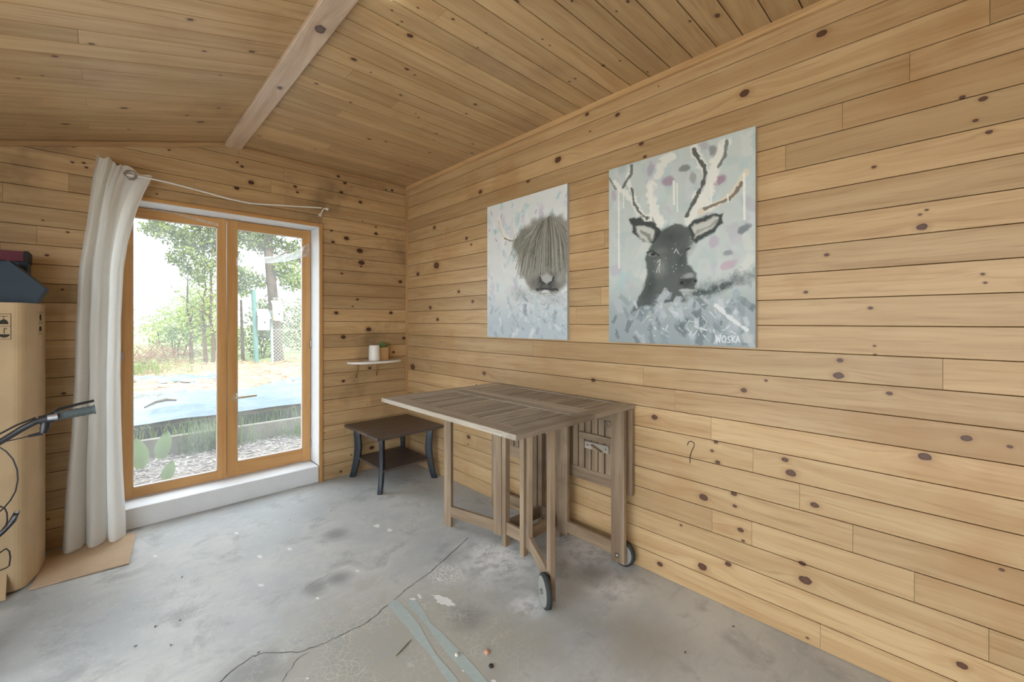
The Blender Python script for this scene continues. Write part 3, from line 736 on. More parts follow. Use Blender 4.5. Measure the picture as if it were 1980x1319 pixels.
def onbox(u, v):
    n = -ey; d = Vector(ray(u, v).tolist()); c = Vector(CAM.tolist()); t = (FR + n * 0.0008 - c).dot(n) / d.dot(n); return c + d * t
def inkline(pxs, w=0.0025, closed=False):
    ps = [onbox(*p) for p in pxs]; 
    if closed: ps.append(ps[0])
    m = MB()
    for p, q in zip(ps[:-1], ps[1:]):
        d = (q - p).normalized(); s = d.cross(ey) * w / 2
        m.add([p - s, q - s, q + s, p + s], [(0, 1, 2, 3)])
    return m
g = MB()
for seq, cl in ((((-18, 607), (21, 607), (21, 656), (-18, 656)), True), (((-18, 631), (21, 631)), False), (((-4, 611.5), (16, 611.5)), False), (((7, 611.5), (7, 618)), False), (((8, 645), (8, 637), (9, 634.5), (12, 635), (13, 637)), False)):
    q = inkline(seq, 0.0022 if cl or len(seq) == 2 else 0.003, cl); g.add(q.v, q.f)
g.add([onbox(u, v) for u, v in [(-2, 627)] + [(7 + 9.5 * math.cos(a), 627 - 9.5 * math.sin(a)) for a in np.linspace(math.pi, 0, 12)]], [tuple(range(13))])
g.add([onbox(u, v) for u, v in [(8 + 11 * math.cos(a), 646.5 + 6.5 * math.sin(a)) for a in np.linspace(0, math.pi, 12)]], [tuple(range(12))])
part('printed_symbols', g, INK, bx)
sx_ = foot(-0.0135, 0.15); s2_ = foot(-0.0115, 0.235)
g = MB()
for za, zb in ((1.33, 1.332), (1.39, 1.392), (1.45, 1.452)):
    g.add([(sx_.x + 0.001, sx_.y, za), (s2_.x + 0.001, s2_.y, za), (s2_.x + 0.001, s2_.y, zb), (sx_.x + 0.001, sx_.y, zb)], [(0, 1, 2, 3)])
for f0, f1, za, zb in ((0.3, 0.7, 1.345, 1.37), (0.35, 0.65, 1.405, 1.438)):
    A = sx_.lerp(s2_, f0); B = sx_.lerp(s2_, f1)
    g.add([(A.x + 0.001, A.y, za), (B.x + 0.001, B.y, za), (B.x + 0.001, B.y, zb), (A.x + 0.001, A.y, zb)], [(0, 1, 2, 3)])
part('printed_symbols', g, INK, bx)
# things on the box
BLUE = plain('dark_blue_card', srgb(44, 62, 76), 0.55, 0.4, var=0.12, scale=12)
MAROON = plain('maroon_card', srgb(104, 46, 60), 0.6, 0.3, var=0.1, scale=12)
yb_ = -0.40
P_ = [ony(u, v, yb_) for u, v in ((-60, 560), (15, 503), (87, 558), (66, 584))]
zf = BH
poly = [(P_[1][0], yb_, P_[1][2]), (P_[2][0], yb_, P_[2][2]), (P_[3][0], yb_, zf), (P_[0][0], yb_, zf), (P_[0][0] - 0.02, yb_, P_[0][2] + 0.02)]
solo('document_case', MB().prism(poly, (0.01, 0.10, 0)), BLUE, 'dark blue folded case lying on top of the cardboard box', 'case')
mr = thing('gift_box', 'maroon box with black edges behind the dark blue case', 'box', (-2.66, -0.20, BH))
q0 = ony(53, 487, -0.26)
part('body', MB().box((-2.86, -0.26, BH), (q0[0], -0.10, q0[2] - 0.058)), BLUE, mr)
part('lid', MB().box((-2.868, -0.268, q0[2] - 0.056), (q0[0] - 0.014, -0.09, q0[2])), MAROON, mr)
part('corner_strip', MB().box((q0[0] - 0.013, -0.270, q0[2] - 0.060), (q0[0] + 0.004, -0.09, q0[2] + 0.002)), plain('black_card', srgb(26, 26, 30), 0.6), mr)

# ================================================================== BICYCLE
bk = thing('bicycle', 'bicycle with black handlebar and dark grey rubber grip in front of the cardboard box', 'bicycle', (-2.60, -1.03, 0))
G = Vector(onz(176, 793, 1.0).tolist()); e = Vector((1.0, 0.0, 0)).normalized(); n = Vector((0.0, 1.0, 0)).normalized(); up = Vector((0, 0, 1))
S = G - e * 0.336; S.z = 0
BBLK = plain('bike_black', srgb(38, 38, 42), 0.35, 0.5)
GRIP = plain('grip_rubber', srgb(84, 92, 94), 0.7, 0.3, var=0.25, scale=140, bstr=0.9)
def sp(s, z, f=0.0): return S + e * s + n * f + up * z
zc = 0.905
barp = [sp(-0.34, 1.0), sp(-0.20, 0.985), sp(-0.13, 0.95), sp(-0.07, zc), sp(0.07, zc), sp(0.13, 0.950), sp(0.17, 0.975), sp(0.22, 0.985), sp(0.34, 1.0)]
part('handlebar', MB().tube(barp, 0.0125, 12), BBLK, bk)
def grip(sg):
    pr = [];
    for k in range(14):
        s = 0.225 + 0.125 * k / 13; pr.append((s, 0.0175 + (0.0022 if k % 2 else 0) + (0.003 if k in (0, 13) else 0)))
    m = MB().tube([sp(sg * s, 0.987 + (s - 0.225) * 0.12) for s, r in pr], [r for s, r in pr], 14)
    return part('grip', m, GRIP, bk)
grip(1); grip(-1)
for sg in (1, -1):
    cl = part('brake_clamp', MB().tube([sp(sg * 0.180, 0.978), sp(sg * 0.224, 0.985)], [0.019, 0.021], 12).tube([sp(sg * 0.20, 0.975), sp(sg * 0.197, 0.945, -0.01), sp(sg * 0.192, 0.925, -0.012)], [0.014, 0.016, 0.011], 8), BBLK, bk)
    part('brake_lever', MB().tube([sp(sg * 0.20, 0.985, 0.02), sp(sg * 0.235, 1.012, 0.045), sp(sg * 0.29, 1.024, 0.05), sp(sg * 0.345, 1.034, 0.052)], [0.007, 0.007, 0.0065, 0.006], 8), BBLK, bk)
    part('cable_sleeve', MB().tube([sp(sg * 0.19, 0.925, -0.012), sp(sg * 0.15, 0.920, -0.02)], [0.0085, 0.005], 8), BBLK, bk)
    part('brake_cable', MB().tube([sp(sg * 0.15, 0.920, -0.02), sp(sg * 0.09, 0.912, -0.03), sp(sg * 0.02, 0.90, -0.03), sp(0, 0.86, 0.02)], 0.0025, 6), BBLK, bk)
part('gear_pod', MB().tube([sp(0.205, 0.988, -0.018), sp(0.235, 0.99, -0.018)], [0.012, 0.014], 10), CHROME, bk)
part('cable_housing', MB().tube([sp(0.17, 0.992, 0.0), sp(0.12, 0.972, -0.012), sp(0.06, 0.935, -0.02), sp(0.0, 0.915, -0.03)], 0.004, 6), BBLK, bk)
part('stem', MB().tube([sp(0, zc), sp(0, 0.86, -0.03), sp(0, 0.80, -0.045)], [0.020, 0.017, 0.016], 12), BBLK, bk)
part('head_tube', MB().tube([sp(0, 0.80, -0.045), sp(0, 0.66, -0.01)], 0.021, 12), plain('bike_blue', srgb(40, 56, 86), 0.35), bk)
FORKW = plain('bike_white', srgb(208, 212, 222), 0.35, 0.5)
WR = 0.22
hub = sp(0, WR, 0.025)
fk = MB().tube([sp(-0.055, 0.60, 0.01), sp(0.055, 0.60, 0.01)], 0.017, 10).tube([sp(0, 0.67, -0.01), sp(0, 0.60, 0.01)], 0.018, 10)
for sg in (1, -1): fk.tube([sp(sg * 0.053, 0.61, 0.008), sp(sg * 0.055, 0.43, 0.02), sp(sg * 0.055, WR - 0.02, 0.025)], [0.014, 0.015, 0.012], 10)
part('fork', fk, FORKW, bk)
def ring(c, r, r2, nseg=40, m=10):
    o = MB(); vs = []; fs = []
    for k in range(nseg):
        a = 2 * math.pi * k / nseg; d = n * math.cos(a) + up * math.sin(a)
        for q in range(m):
            b = 2 * math.pi * q / m; vs.append(c + d * (r + r2 * math.cos(b)) + e * (r2 * math.sin(b)))
    for k in range(nseg):
        for q in range(m): fs.append((k * m + q, k * m + (q + 1) % m, ((k + 1) % nseg) * m + (q + 1) % m, ((k + 1) % nseg) * m + q))
    return o.add(vs, fs, True)
ty = part('front_tyre', ring(hub, WR - 0.022, 0.022), RUBBER, bk)
part('front_rim', ring(hub, WR - 0.046, 0.010), CHROME, bk)
spk = MB()
for k in range(20):
    a = 2 * math.pi * k / 20; d = n * math.cos(a) + up * math.sin(a); spk.tube([hub + e * (0.02 if k % 2 else -0.02), hub + d * (WR - 0.05)], 0.001, 4, False)
part('spokes', spk, CHROME, bk)
part('front_hub', MB().tube([hub - e * 0.05, hub + e * 0.05], 0.012, 10), CHROME, bk)
# brake arm and cable loops at the fork
part('brake_arm', MB().tube([deep(-14, 1046, 1.80), deep(6, 1028, 1.795), deep(24, 1008, 1.79), deep(33, 990, 1.785)], [0.009, 0.010, 0.011, 0.009], 8), BBLK, bk)
part('brake_link', MB().tube([deep(-4, 1036, 1.775), deep(14, 1018, 1.772), deep(29, 998, 1.77)], [0.003, 0.004, 0.005], 8).tube([deep(30, 990, 1.795), deep(33, 990, 1.765)], 0.006, 8), CHROME, bk)
def cable(px, w): return MB().tube([deep(u, v, w) for u, v in px], 0.0028, 6)
part('brake_cable', cable([(-30, 845), (-5, 862), (12, 873), (25, 888), (33, 908), (34.5, 928), (30, 950), (20, 968), (5, 985), (-20, 1004)], 1.80), BBLK, bk)
part('brake_cable', cable([(-20, 978), (0, 979), (9, 983), (13.5, 992), (14, 1008), (10, 1020)], 1.80), BBLK, bk)
part('gear_cable', cable([(-10, 1076), (4, 1066), (12, 1061), (18, 1066), (20, 1078), (18, 1094), (13, 1098), (-2, 1104)], 1.81), BBLK, bk)
# frame and rear wheel, to the left of the view
FRM = bpy.data.materials['bike_blue']; back = Vector((-0.985, -0.17, 0)); H1, H2 = sp(0, 0.78, -0.04), sp(0, 0.68, -0.015)
Sb = Vector((S.x, S.y, 0)); bb = Sb + back * 0.32 + up * 0.25; seat = Sb + back * 0.44 + up * 0.62; rh = Sb + back * 0.55 + up * WR
part('frame', MB().tube([H1, seat], 0.016, 10).tube([H2, bb], 0.018, 10).tube([bb, seat + up * 0.10], 0.015, 10).tube([bb, rh], 0.011, 8).tube([seat, rh], 0.010, 8), FRM, bk)
bn = Vector((-back.y, back.x, 0))
def ring2(c, r, r2, nseg=36, m=8):
    vs = []; fs = []
    for k in range(nseg):
        a = 2 * math.pi * k / nseg; d = back * math.cos(a) + up * math.sin(a)
        for q in range(m): vs.append(c + d * (r + r2 * math.cos(2 * math.pi * q / m)) + bn * (r2 * math.sin(2 * math.pi * q / m)))
    for k in range(nseg):
        for q in range(m): fs.append((k * m + q, k * m + (q + 1) % m, ((k + 1) % nseg) * m + (q + 1) % m, ((k + 1) % nseg) * m + q))
    return MB().add(vs, fs, True)
part('rear_tyre', ring2(rh, WR - 0.022, 0.022), RUBBER, bk); part('rear_rim', ring2(rh, WR - 0.046, 0.010), CHROME, bk)
part('rear_hub', MB().tube([rh - bn * 0.05, rh + bn * 0.05], 0.012, 10), CHROME, bk)
sdl = seat + up * 0.12
part('saddle', MB().tube([sdl + back * 0.11, sdl + back * 0.06, sdl - back * 0.04, sdl - back * 0.13], [0.045, 0.065, 0.035, 0.02], 12), BBLK, bk)
part('crank', MB().tube([bb - bn * 0.06, bb + bn * 0.06], 0.012, 8).tube([bb + bn * 0.06, bb + bn * 0.06 + up * -0.12], 0.009, 8).tube([bb - bn * 0.06, bb - bn * 0.06 + up * 0.12], 0.009, 8), BBLK, bk)

# ================================================================== CANVASES
def vnoise(h, w, cells, seed):
    r = np.random.RandomState(seed); g = r.rand(cells + 2, int(cells * w / h) + 2)
    yy = np.linspace(0, g.shape[0] - 1.001, h); xx = np.linspace(0, g.shape[1] - 1.001, w)
    y0 = yy.astype(int); x0 = xx.astype(int); fy = (yy - y0)[:, None]; fx = (xx - x0)[None, :]
    fy = fy * fy * (3 - 2 * fy); fx = fx * fx * (3 - 2 * fx)
    return (g[y0][:, x0] * (1 - fy) * (1 - fx) + g[y0 + 1][:, x0] * fy * (1 - fx) + g[y0][:, x0 + 1] * (1 - fy) * fx + g[y0 + 1][:, x0 + 1] * fy * fx)
class Paint:
    """a painting laid down stroke by stroke; strokes are given in pixels of the photograph and carried on to the canvas"""
    def __init__(self, y_left, y_right, z0, z1, W, seed):
        self.yl, self.yr, self.z0, self.z1 = y_left, y_right, z0, z1
        self.W = W; self.H = int(W * (z1 - z0) / abs(y_left - y_right)); self.seed = seed
        self.A = np.zeros((self.H, self.W, 3)); self.rs = np.random.RandomState(seed)
        self.X, self.Y = np.meshgrid((np.arange(self.W) + 0.5) / self.W * abs(y_left - y_right), (np.arange(self.H) + 0.5) / self.H * (z1 - z0))
        self.n1 = 0.6 * vnoise(self.H, self.W, 50, seed + 1) + 0.4 * vnoise(self.H, self.W, 130, seed + 7) - 0.5; self.n2 = vnoise(self.H, self.W, 22, seed + 2) - 0.5; self.n3 = vnoise(self.H, self.W, 140, seed + 3) - 0.5
    def pt(self, zx, zy):
        p = onx(900 + zx / 2.748, 220 + zy / 2.748, -0.022); return (self.yl - p[1], self.z1 - p[2])
    def lay(self, m, c):
        c = np.array(srgb(*c)[:3]); m = np.clip(m, 0, 1)[..., None]; self.A = self.A * (1 - m) + c * m
    def dist(self, pts):
        d = np.full(self.X.shape, 9.0)
        for (ax, ay), (bx_, by) in zip(pts[:-1], pts[1:]):
            vx, vy = bx_ - ax, by - ay; L = vx * vx + vy * vy + 1e-9
            t = np.clip(((self.X - ax) * vx + (self.Y - ay) * vy) / L, 0, 1)
            d = np.minimum(d, np.hypot(self.X - ax - t * vx, self.Y - ay - t * vy))
        return d
    def stroke(self, px, w, c, a=1.0, rough=0.5, soft=0.3):
        d = self.dist([self.pt(*p) for p in px]) + rough * w * self.n1 * 2
        self.lay(a * np.clip((w - d) / (w * soft + 1e-6), 0, 1), c)
    def inside(self, px):
        P = [self.pt(*p) for p in px]; ins = np.zeros(self.X.shape, bool); j = len(P) - 1
        for i in range(len(P)):
            xi, yi = P[i]; xj, yj = P[j]
            ins ^= ((yi > self.Y) != (yj > self.Y)) & (self.X < (xj - xi) * (self.Y - yi) / (yj - yi + 1e-12) + xi); j = i
        d = self.dist(P + [P[0]]); return np.where(ins, d, -d)
    def poly(self, px, c, a=1.0, soft=0.012, rough=0.03):
        d = self.inside(px) + rough * (self.n1 * 0.5 + self.n2 * 0.5)
        self.lay(a * np.clip(d / soft + 0.5, 0, 1), c)
    def blob(self, x, y, rx, ry, c, a=1.0, ang=0.0, soft=0.5):
        px, py = self.pt(x, y); dx, dy = self.X - px, self.Y - py; ca, sa = math.cos(ang), math.sin(ang)
        k = 1 / 2.748 / 560
        d = np.hypot((dx * ca + dy * sa) / rx, (-dx * sa + dy * ca) / ry) + self.n1 * 0.5
        self.lay(a * np.clip((1 - d) / soft, 0, 1), c)
    def dabs(self, n, cols, x0, x1, y0, y1, r0, r1, a0, a1):
        for _ in range(n):
            x, y = self.rs.uniform(x0, x1) * (abs(self.yl - self.yr)), self.rs.uniform(y0, y1) * (self.z1 - self.z0)
            ang = self.rs.uniform(0.6, 2.2); r = self.rs.uniform(r0, r1); ca, sa = math.cos(ang), math.sin(ang)
            dx, dy = self.X - x, self.Y - y
            d = np.maximum(np.abs(dx * ca + dy * sa) / r, np.abs(-dx * sa + dy * ca) / (r * self.rs.uniform(0.3, 0.55))) + self.n1 * 0.7
            self.lay(self.rs.uniform(a0, a1) * np.clip((1 - d) / 0.3, 0, 1), cols[self.rs.randint(len(cols))])
    def canvas(self, name, label, group):
        yl, yr, z0, z1 = self.yl, self.yr, self.z0, self.z1
        root = thing(name, label, 'painting', (0.0, (yl + yr) / 2, z0), group)
        st_ = part('stretcher', MB().box((-0.0215, yr, z0), (-0.001, yl, z1)), CANVASE, root)
        H, W = self.H, self.W
        ys = np.linspace(yl, yr, W + 1); zs_ = np.linspace(z1, z0, H + 1)
        Y, Z = np.meshgrid(ys, zs_); b = root['origin']
        v = np.stack([np.full(Y.shape, -0.0225) - b[0], Y - b[1], Z - b[2]], -1).reshape(-1, 3)
        idx = np.arange((H + 1) * (W + 1)).reshape(H + 1, W + 1)
        q = np.stack([idx[:-1, :-1], idx[1:, :-1], idx[1:, 1:], idx[:-1, 1:]], -1).reshape(-1, 4)
        me = bpy.data.meshes.new(name + '_face'); me.vertices.add(len(v)); me.vertices.foreach_set('co', v.ravel())
        me.loops.add(q.size); me.polygons.add(len(q)); me.loops.foreach_set('vertex_index', q.ravel().astype(np.int32))
        me.polygons.foreach_set('loop_start', np.arange(0, q.size, 4, dtype=np.int32)); me.polygons.foreach_set('loop_total', np.full(len(q), 4, dtype=np.int32))
        me.update(); me.validate()
        pad = np.pad(self.A, ((0, 1), (0, 1), (0, 0)), 'edge').reshape(-1, 3)
        at = me.color_attributes.new('paint', 'FLOAT_COLOR', 'POINT')
        at.data.foreach_set('color', np.concatenate([pad, np.ones((len(pad), 1))], 1).astype(np.float32).ravel())
        obj('painted_canvas', me, PAINTM, root)
        return root
def paint_mat():
    t = NT('acrylic_paint'); a = t.n('Attribute', attribute_type='GEOMETRY', attribute_name='paint'); co = t.n('TexCoord').outputs['Object']
    t.bsdf(a.outputs['Color'], 0.5, 0.35, 0, t.noise(co, 90, 5, 0.7), 0.35, 0.003); return t.m
PAINTM = paint_mat(); CANVASE = plain('canvas_edge', srgb(196, 200, 204), 0.8, 0.2, var=0.1)

# --- stag
S_ = Paint(-2.396, -3.188, 1.277, 2.307, 420, 11)
S_.A[:] = np.array(srgb(198, 207, 204)[:3]); S_.lay(0.55 * (S_.n2 + 0.5), (214, 217, 212)); S_.lay(0.5 * np.clip(S_.n2 * 3, 0, 1), (178, 198, 198))
S_.dabs(70, [(206, 216, 214), (184, 206, 208), (220, 220, 214), (196, 190, 202), (212, 214, 218)], 0, 1, 0, 0.7, 0.03, 0.07, 0.3, 0.7)
S_.lay(np.clip((S_.Y - 0.66) / 0.20, 0, 1) * 0.75, (150, 160, 164)); S_.lay(np.clip((S_.Y - 0.86) / 0.2, 0, 1) * 0.5, (132, 144, 152))
for x, y, rx, ry, c, a in [(1075, 360, .045, .03, (164, 138, 158), .8), (1345, 355, .05, .028, (160, 124, 150), .8), (985, 295, .025, .045, (172, 160, 180), .7), (1210, 340, .02, .04, (150, 150, 152), .7),
        (1165, 290, .035, .022, (120, 124, 122), .8), (1320, 200, .025, .04, (138, 140, 144), .8), (1265, 170, .035, .025, (178, 172, 184), .7), (1485, 610, .04, .022, (122, 130, 134), .9), (1395, 740, .028, .018, (140, 146, 150), .8),
        (1320, 680, .03, .035, (186, 166, 188), .6), (1395, 805, .05, .025, (198, 166, 184), .7), (790, 440, .02, .04, (186, 168, 190), .7), (800, 830, .05, .04, (190, 180, 200), .5), (1510, 480, .03, .06, (186, 182, 194), .6),
        (1480, 330, .04, .06, (190, 212, 210), .6), (830, 290, .04, .04, (176, 190, 190), .6), (1040, 420, .03, .06, (206, 220, 216), .6)]:
    S_.blob(x, y, rx, ry, c, a, S_.rs.uniform(-.6, .6), 0.4)
WH = (236, 236, 228)
# pale antlers
for px, w, c, a in [([(960, 560), (925, 520), (895, 470), (860, 430), (820, 400), (790, 370)], .022, WH, .9), ([(1040, 580), (1010, 520), (985, 430), (990, 380)], .030, WH, .95), ([(905, 470), (880, 400), (860, 340), (880, 300)], .016, WH, .8),
        ([(940, 540), (1000, 560), (1040, 590)], .028, WH, .9), ([(1020, 330), (1060, 240), (1100, 230)], .028, WH, .8), ([(1190, 560), (1240, 480), (1290, 420), (1310, 350), (1330, 260), (1380, 160)], .034, WH, .95),
        ([(1250, 520), (1340, 480), (1420, 430), (1470, 350), (1490, 310)], .020, (226, 216, 196), .95), ([(1270, 300), (1240, 230), (1215, 180)], .028, WH, .8), ([(1230, 440), (1300, 490)], .030, WH, .9)]:
    S_.stroke(px, w, c, a, 0.55, 0.4)
DK = (92, 96, 92)
for px, w, c, a in [([(965, 555), (925, 525), (895, 470), (885, 400)], .010, DK, .9), ([(885, 275), (882, 320), (860, 350), (838, 392)], .010, DK, .85), ([(765, 340), (785, 380), (800, 402)], .007, (120, 122, 118), .8),
        ([(1175, 545), (1205, 490), (1235, 430), (1262, 380), (1275, 320), (1268, 285), (1240, 240), (1215, 188)], .012, (84, 88, 84), .95), ([(1270, 505), (1340, 478), (1400, 455), (1440, 415), (1470, 370)], .010, (120, 108, 92), .9),
        ([(1345, 282), (1375, 230), (1388, 180), (1388, 145)], .011, (104, 106, 104), .85), ([(1010, 590), (990, 555), (930, 545)], .008, DK, .6)]:
    S_.stroke(px, w, c, a, 0.7, 0.4)
for x, y0, y1, w in [(815, 400, 820, .006), (985, 380, 660, .007), (1108, 360, 480, .007), (1125, 370, 520, .004), (1305, 370, 470, .005), (1482, 320, 560, .007), (1395, 430, 470, .004), (840, 420, 500, .004)]:
    S_.stroke([(x, y0), (x + 2, y1)], w, (240, 240, 232), .95, 0.3, 0.4)
# shoulder, neck, head
S_.stroke([(1225, 955), (1330, 925), (1430, 880), (1545, 865)], .048, (110, 118, 118), .8, 0.6, 1.0)
S_.stroke([(1230, 960), (1320, 935), (1400, 905)], .018, (66, 74, 74), .8, 0.8, 0.7)
S_.poly([(1010, 640), (1120, 585), (1205, 600), (1222, 660), (1180, 730), (1185, 800), (1232, 850), (1236, 890), (1215, 945), (1150, 955), (1180, 1000), (1060, 1010), (960, 1020), (880, 1060), (915, 985), (945, 930), (968, 850), (958, 775), (978, 715)], (88, 94, 92), .97, .012, .022)
S_.blob(1085, 660, .10, .07, (70, 76, 74), .85, 0.2, .9); S_.blob(980, 930, .05, .12, (66, 72, 72), .9, 0.3, .9); S_.blob(1040, 820, .05, .075, (142, 146, 140), .75, 0.2, .9); S_.blob(1035, 730, .05, .03, (128, 132, 126), .6, 0, .9)
S_.blob(1205, 690, .030, .07, (132, 138, 134), .7, 0.3, .9); S_.blob(1150, 770, .04, .09, (70, 76, 74), .8, 0.2, .9)
S_.blob(1150, 985, .10, .03, (92, 98, 98), .6, 0, .9)
S_.blob(1180, 890, .055, .038, (62, 66, 66), .95, 0.1, .6); S_.blob(1190, 862, .045, .018, (160, 164, 162), .9, -.1, .6); S_.blob(1150, 900, .012, .010, (30, 32, 32), .95); S_.blob(1222, 890, .010, .008, (30, 32, 32), .95); S_.blob(1180, 940, .045, .012, (188, 190, 188), .9, .05, .5)
S_.blob(995, 748, .030, .016, (150, 152, 148), .8, .2, .6); S_.blob(998, 748, .018, .011, (38, 40, 40), .98, .2, .4); S_.stroke([(965, 738), (995, 730), (1030, 755)], .005, (48, 52, 50), .9, .3, .5); S_.blob(1185, 720, .022, .008, (44, 48, 46), .9, -.4)
# ears
S_.poly([(873, 562), (930, 553), (1010, 585), (1035, 625), (1000, 690), (940, 680), (895, 630)], (60, 66, 64), .97, .01, .03); S_.poly([(905, 600), (950, 590), (1000, 620), (1000, 660), (975, 690), (930, 665)], (206, 208, 200), .95, .014, .03); S_.stroke([(930, 625), (975, 650), (985, 680)], .012, (120, 124, 118), .8, .8, .7)
S_.poly([(1180, 592), (1270, 540), (1377, 523), (1368, 585), (1300, 645), (1225, 690), (1200, 650)], (62, 68, 66), .97, .01, .03); S_.poly([(1205, 605), (1280, 562), (1345, 548), (1330, 590), (1280, 630), (1220, 660)], (208, 208, 200), .95, .012, .03); S_.stroke([(1230, 630), (1300, 600), (1335, 570)], .012, (150, 152, 148), .8, .8, .7)
# lower brush work
S_.dabs(90, [(120, 134, 140), (160, 172, 178), (206, 212, 216), (104, 116, 122), (186, 192, 200)], 0.05, 1, 0.74, 1, 0.015, 0.05, 0.3, 0.8)
for _ in range(46):
    x, y = S_.rs.uniform(930, 1420), S_.rs.uniform(1000, 1190); a = S_.rs.uniform(-1.2, 1.2); l = S_.rs.uniform(12, 50)
    S_.stroke([(x, y), (x + l * math.cos(a), y + l * math.sin(a))], S_.rs.uniform(.0018, .0045), (222, 226, 228), .6, 1.2, .8)
S_.stroke([(1330, 1020), (1400, 1080), (1495, 1150)], .010, (226, 228, 228), .9, .8, .5)
for _ in range(70):
    x, y = S_.rs.uniform(880, 1300), S_.rs.uniform(640, 1180); S_.blob(x, y, .003, .003, (226, 228, 226), .8, 0, .6)
for seq in [[(1020, 790), (1035, 775), (1030, 840)], [(1015, 845), (1030, 800)], [(1110, 740), (1120, 720), (1135, 745)]]: S_.stroke(seq, .003, (214, 216, 212), .8, .3, .5)
# signature
for seq in [[(1330, 1180), (1336, 1215), (1344, 1190), (1352, 1216), (1358, 1178)], [(1372, 1182), (1364, 1196), (1368, 1214), (1380, 1216), (1386, 1198), (1378, 1182), (1372, 1182)], [(1408, 1184), (1396, 1188), (1398, 1200), (1408, 1204), (1406, 1216), (1394, 1216)],
            [(1418, 1180), (1418, 1218)], [(1434, 1182), (1419, 1202), (1436, 1218)], [(1440, 1216), (1448, 1182), (1458, 1214)], [(1443, 1205), (1455, 1205)]]:
    S_.stroke(seq, .0032, (226, 230, 232), .95, .1, .5)
S_.blob(1500, 1192, .034, .030, (190, 194, 194), .85, 0, .4)
S_.canvas('canvas_painting', 'large canvas painting of a dark stag with pale dripping antlers', 'canvases on the plank wall')
# --- long-haired cow
C_ = Paint(-1.275, -2.078, 1.278, 2.302, 380, 23)
C_.A[:] = np.array(srgb(230, 232, 230)[:3]); C_.lay(0.5 * (C_.n2 + 0.5), (216, 224, 226))
C_.dabs(90, [(238, 240, 236), (190, 216, 218), (206, 196, 214), (228, 230, 228), (176, 208, 212), (216, 208, 222)], 0, 1, 0, 0.75, 0.025, 0.06, 0.35, 0.8)
C_.dabs(26, [(168, 206, 210), (196, 180, 206)], 0, 1, 0, 0.6, 0.015, 0.035, 0.6, 0.9)
C_.lay(np.clip((C_.Y - 0.66) / 0.25, 0, 1) * 0.8, (176, 190, 200)); C_.dabs(70, [(150, 164, 176), (200, 210, 216), (226, 230, 232), (164, 178, 184)], 0, 1, 0.7, 1, 0.015, 0.045, 0.3, 0.8)
C_.stroke([(290, 668), (235, 672), (205, 655), (188, 610), (178, 560)], .022, (238, 236, 228), .95, .4, .4); C_.stroke([(285, 670), (235, 676), (208, 662)], .008, (120, 118, 112), .8, .7, .5); C_.stroke([(200, 650), (186, 610), (176, 570)], .006, (196, 186, 160), .8, .6, .5)
C_.blob(300, 960, .20, .07, (150, 156, 158), .55, .2, .9); C_.blob(470, 985, .2, .06, (156, 162, 164), .5, 0, .9)
C_.poly([(250, 690), (300, 610), (370, 560), (450, 537), (520, 542), (548, 575), (548, 900), (500, 945), (420, 962), (345, 935), (300, 850), (285, 760)], (146, 143, 134), .95, .035, .05)
for _ in range(230):
    s0 = C_.rs.uniform(300, 545); x0, y0 = 440 + (s0 - 430) * 0.5, 545 + abs(s0 - 450) * 0.35; x1 = 430 + (s0 - 430) * 1.25 + C_.rs.uniform(-10, 10); y1 = C_.rs.uniform(700, 880)
    xm = (x0 + x1) / 2 + (x1 - x0) * 0.25; ym = (y0 + y1) / 2
    g_ = C_.rs.choice([70, 96, 120, 164, 186]); C_.stroke([(x0, y0), (xm, ym), (x1, y1)], C_.rs.uniform(.0025, .006), (g_, g_ - 3, g_ - 14), C_.rs.uniform(.4, .8), .5, .6)
for _ in range(60):
    x, y = C_.rs.uniform(250, 330), C_.rs.uniform(640, 760); C_.stroke([(x + 40, y - 30), (x, y), (x - 15, y + 40)], .003, (120, 118, 108), .6, .5, .6)
C_.blob(430, 900, .19, .080, (66, 68, 66), .95, .05, .8); C_.blob(370, 860, .04, .05, (150, 150, 142), .5, .2, .9); C_.blob(500, 880, .05, .05, (176, 176, 170), .6, 0, .9)
C_.poly([(398, 862), (432, 852), (466, 862), (460, 890), (432, 905), (408, 890)], (186, 186, 182), .9, .022, .02); C_.stroke([(396, 868), (402, 892), (425, 905)], .007, (44, 46, 46), .9, .3, .5); C_.stroke([(470, 868), (462, 892), (440, 905)], .007, (44, 46, 46), .9, .3, .5)
C_.stroke([(380, 935), (430, 930), (490, 936)], .014, (56, 58, 58), .9, .5, .6); C_.blob(425, 946, .045, .014, (214, 216, 214), .95, 0, .5)
for _ in range(80):
    x, y = C_.rs.uniform(250, 540), C_.rs.uniform(940, 1130); a = C_.rs.uniform(-1.4, 1.4); l = C_.rs.uniform(10, 36)
    C_.stroke([(x, y), (x + l * math.cos(a), y + l * math.sin(a))], .003, (232, 234, 234) if C_.rs.rand() < .6 else (130, 138, 142), .6, .6, .6)
C_.canvas('canvas_painting', 'canvas painting of a shaggy long-haired cow with fringe over its eyes', 'canvases on the plank wall')

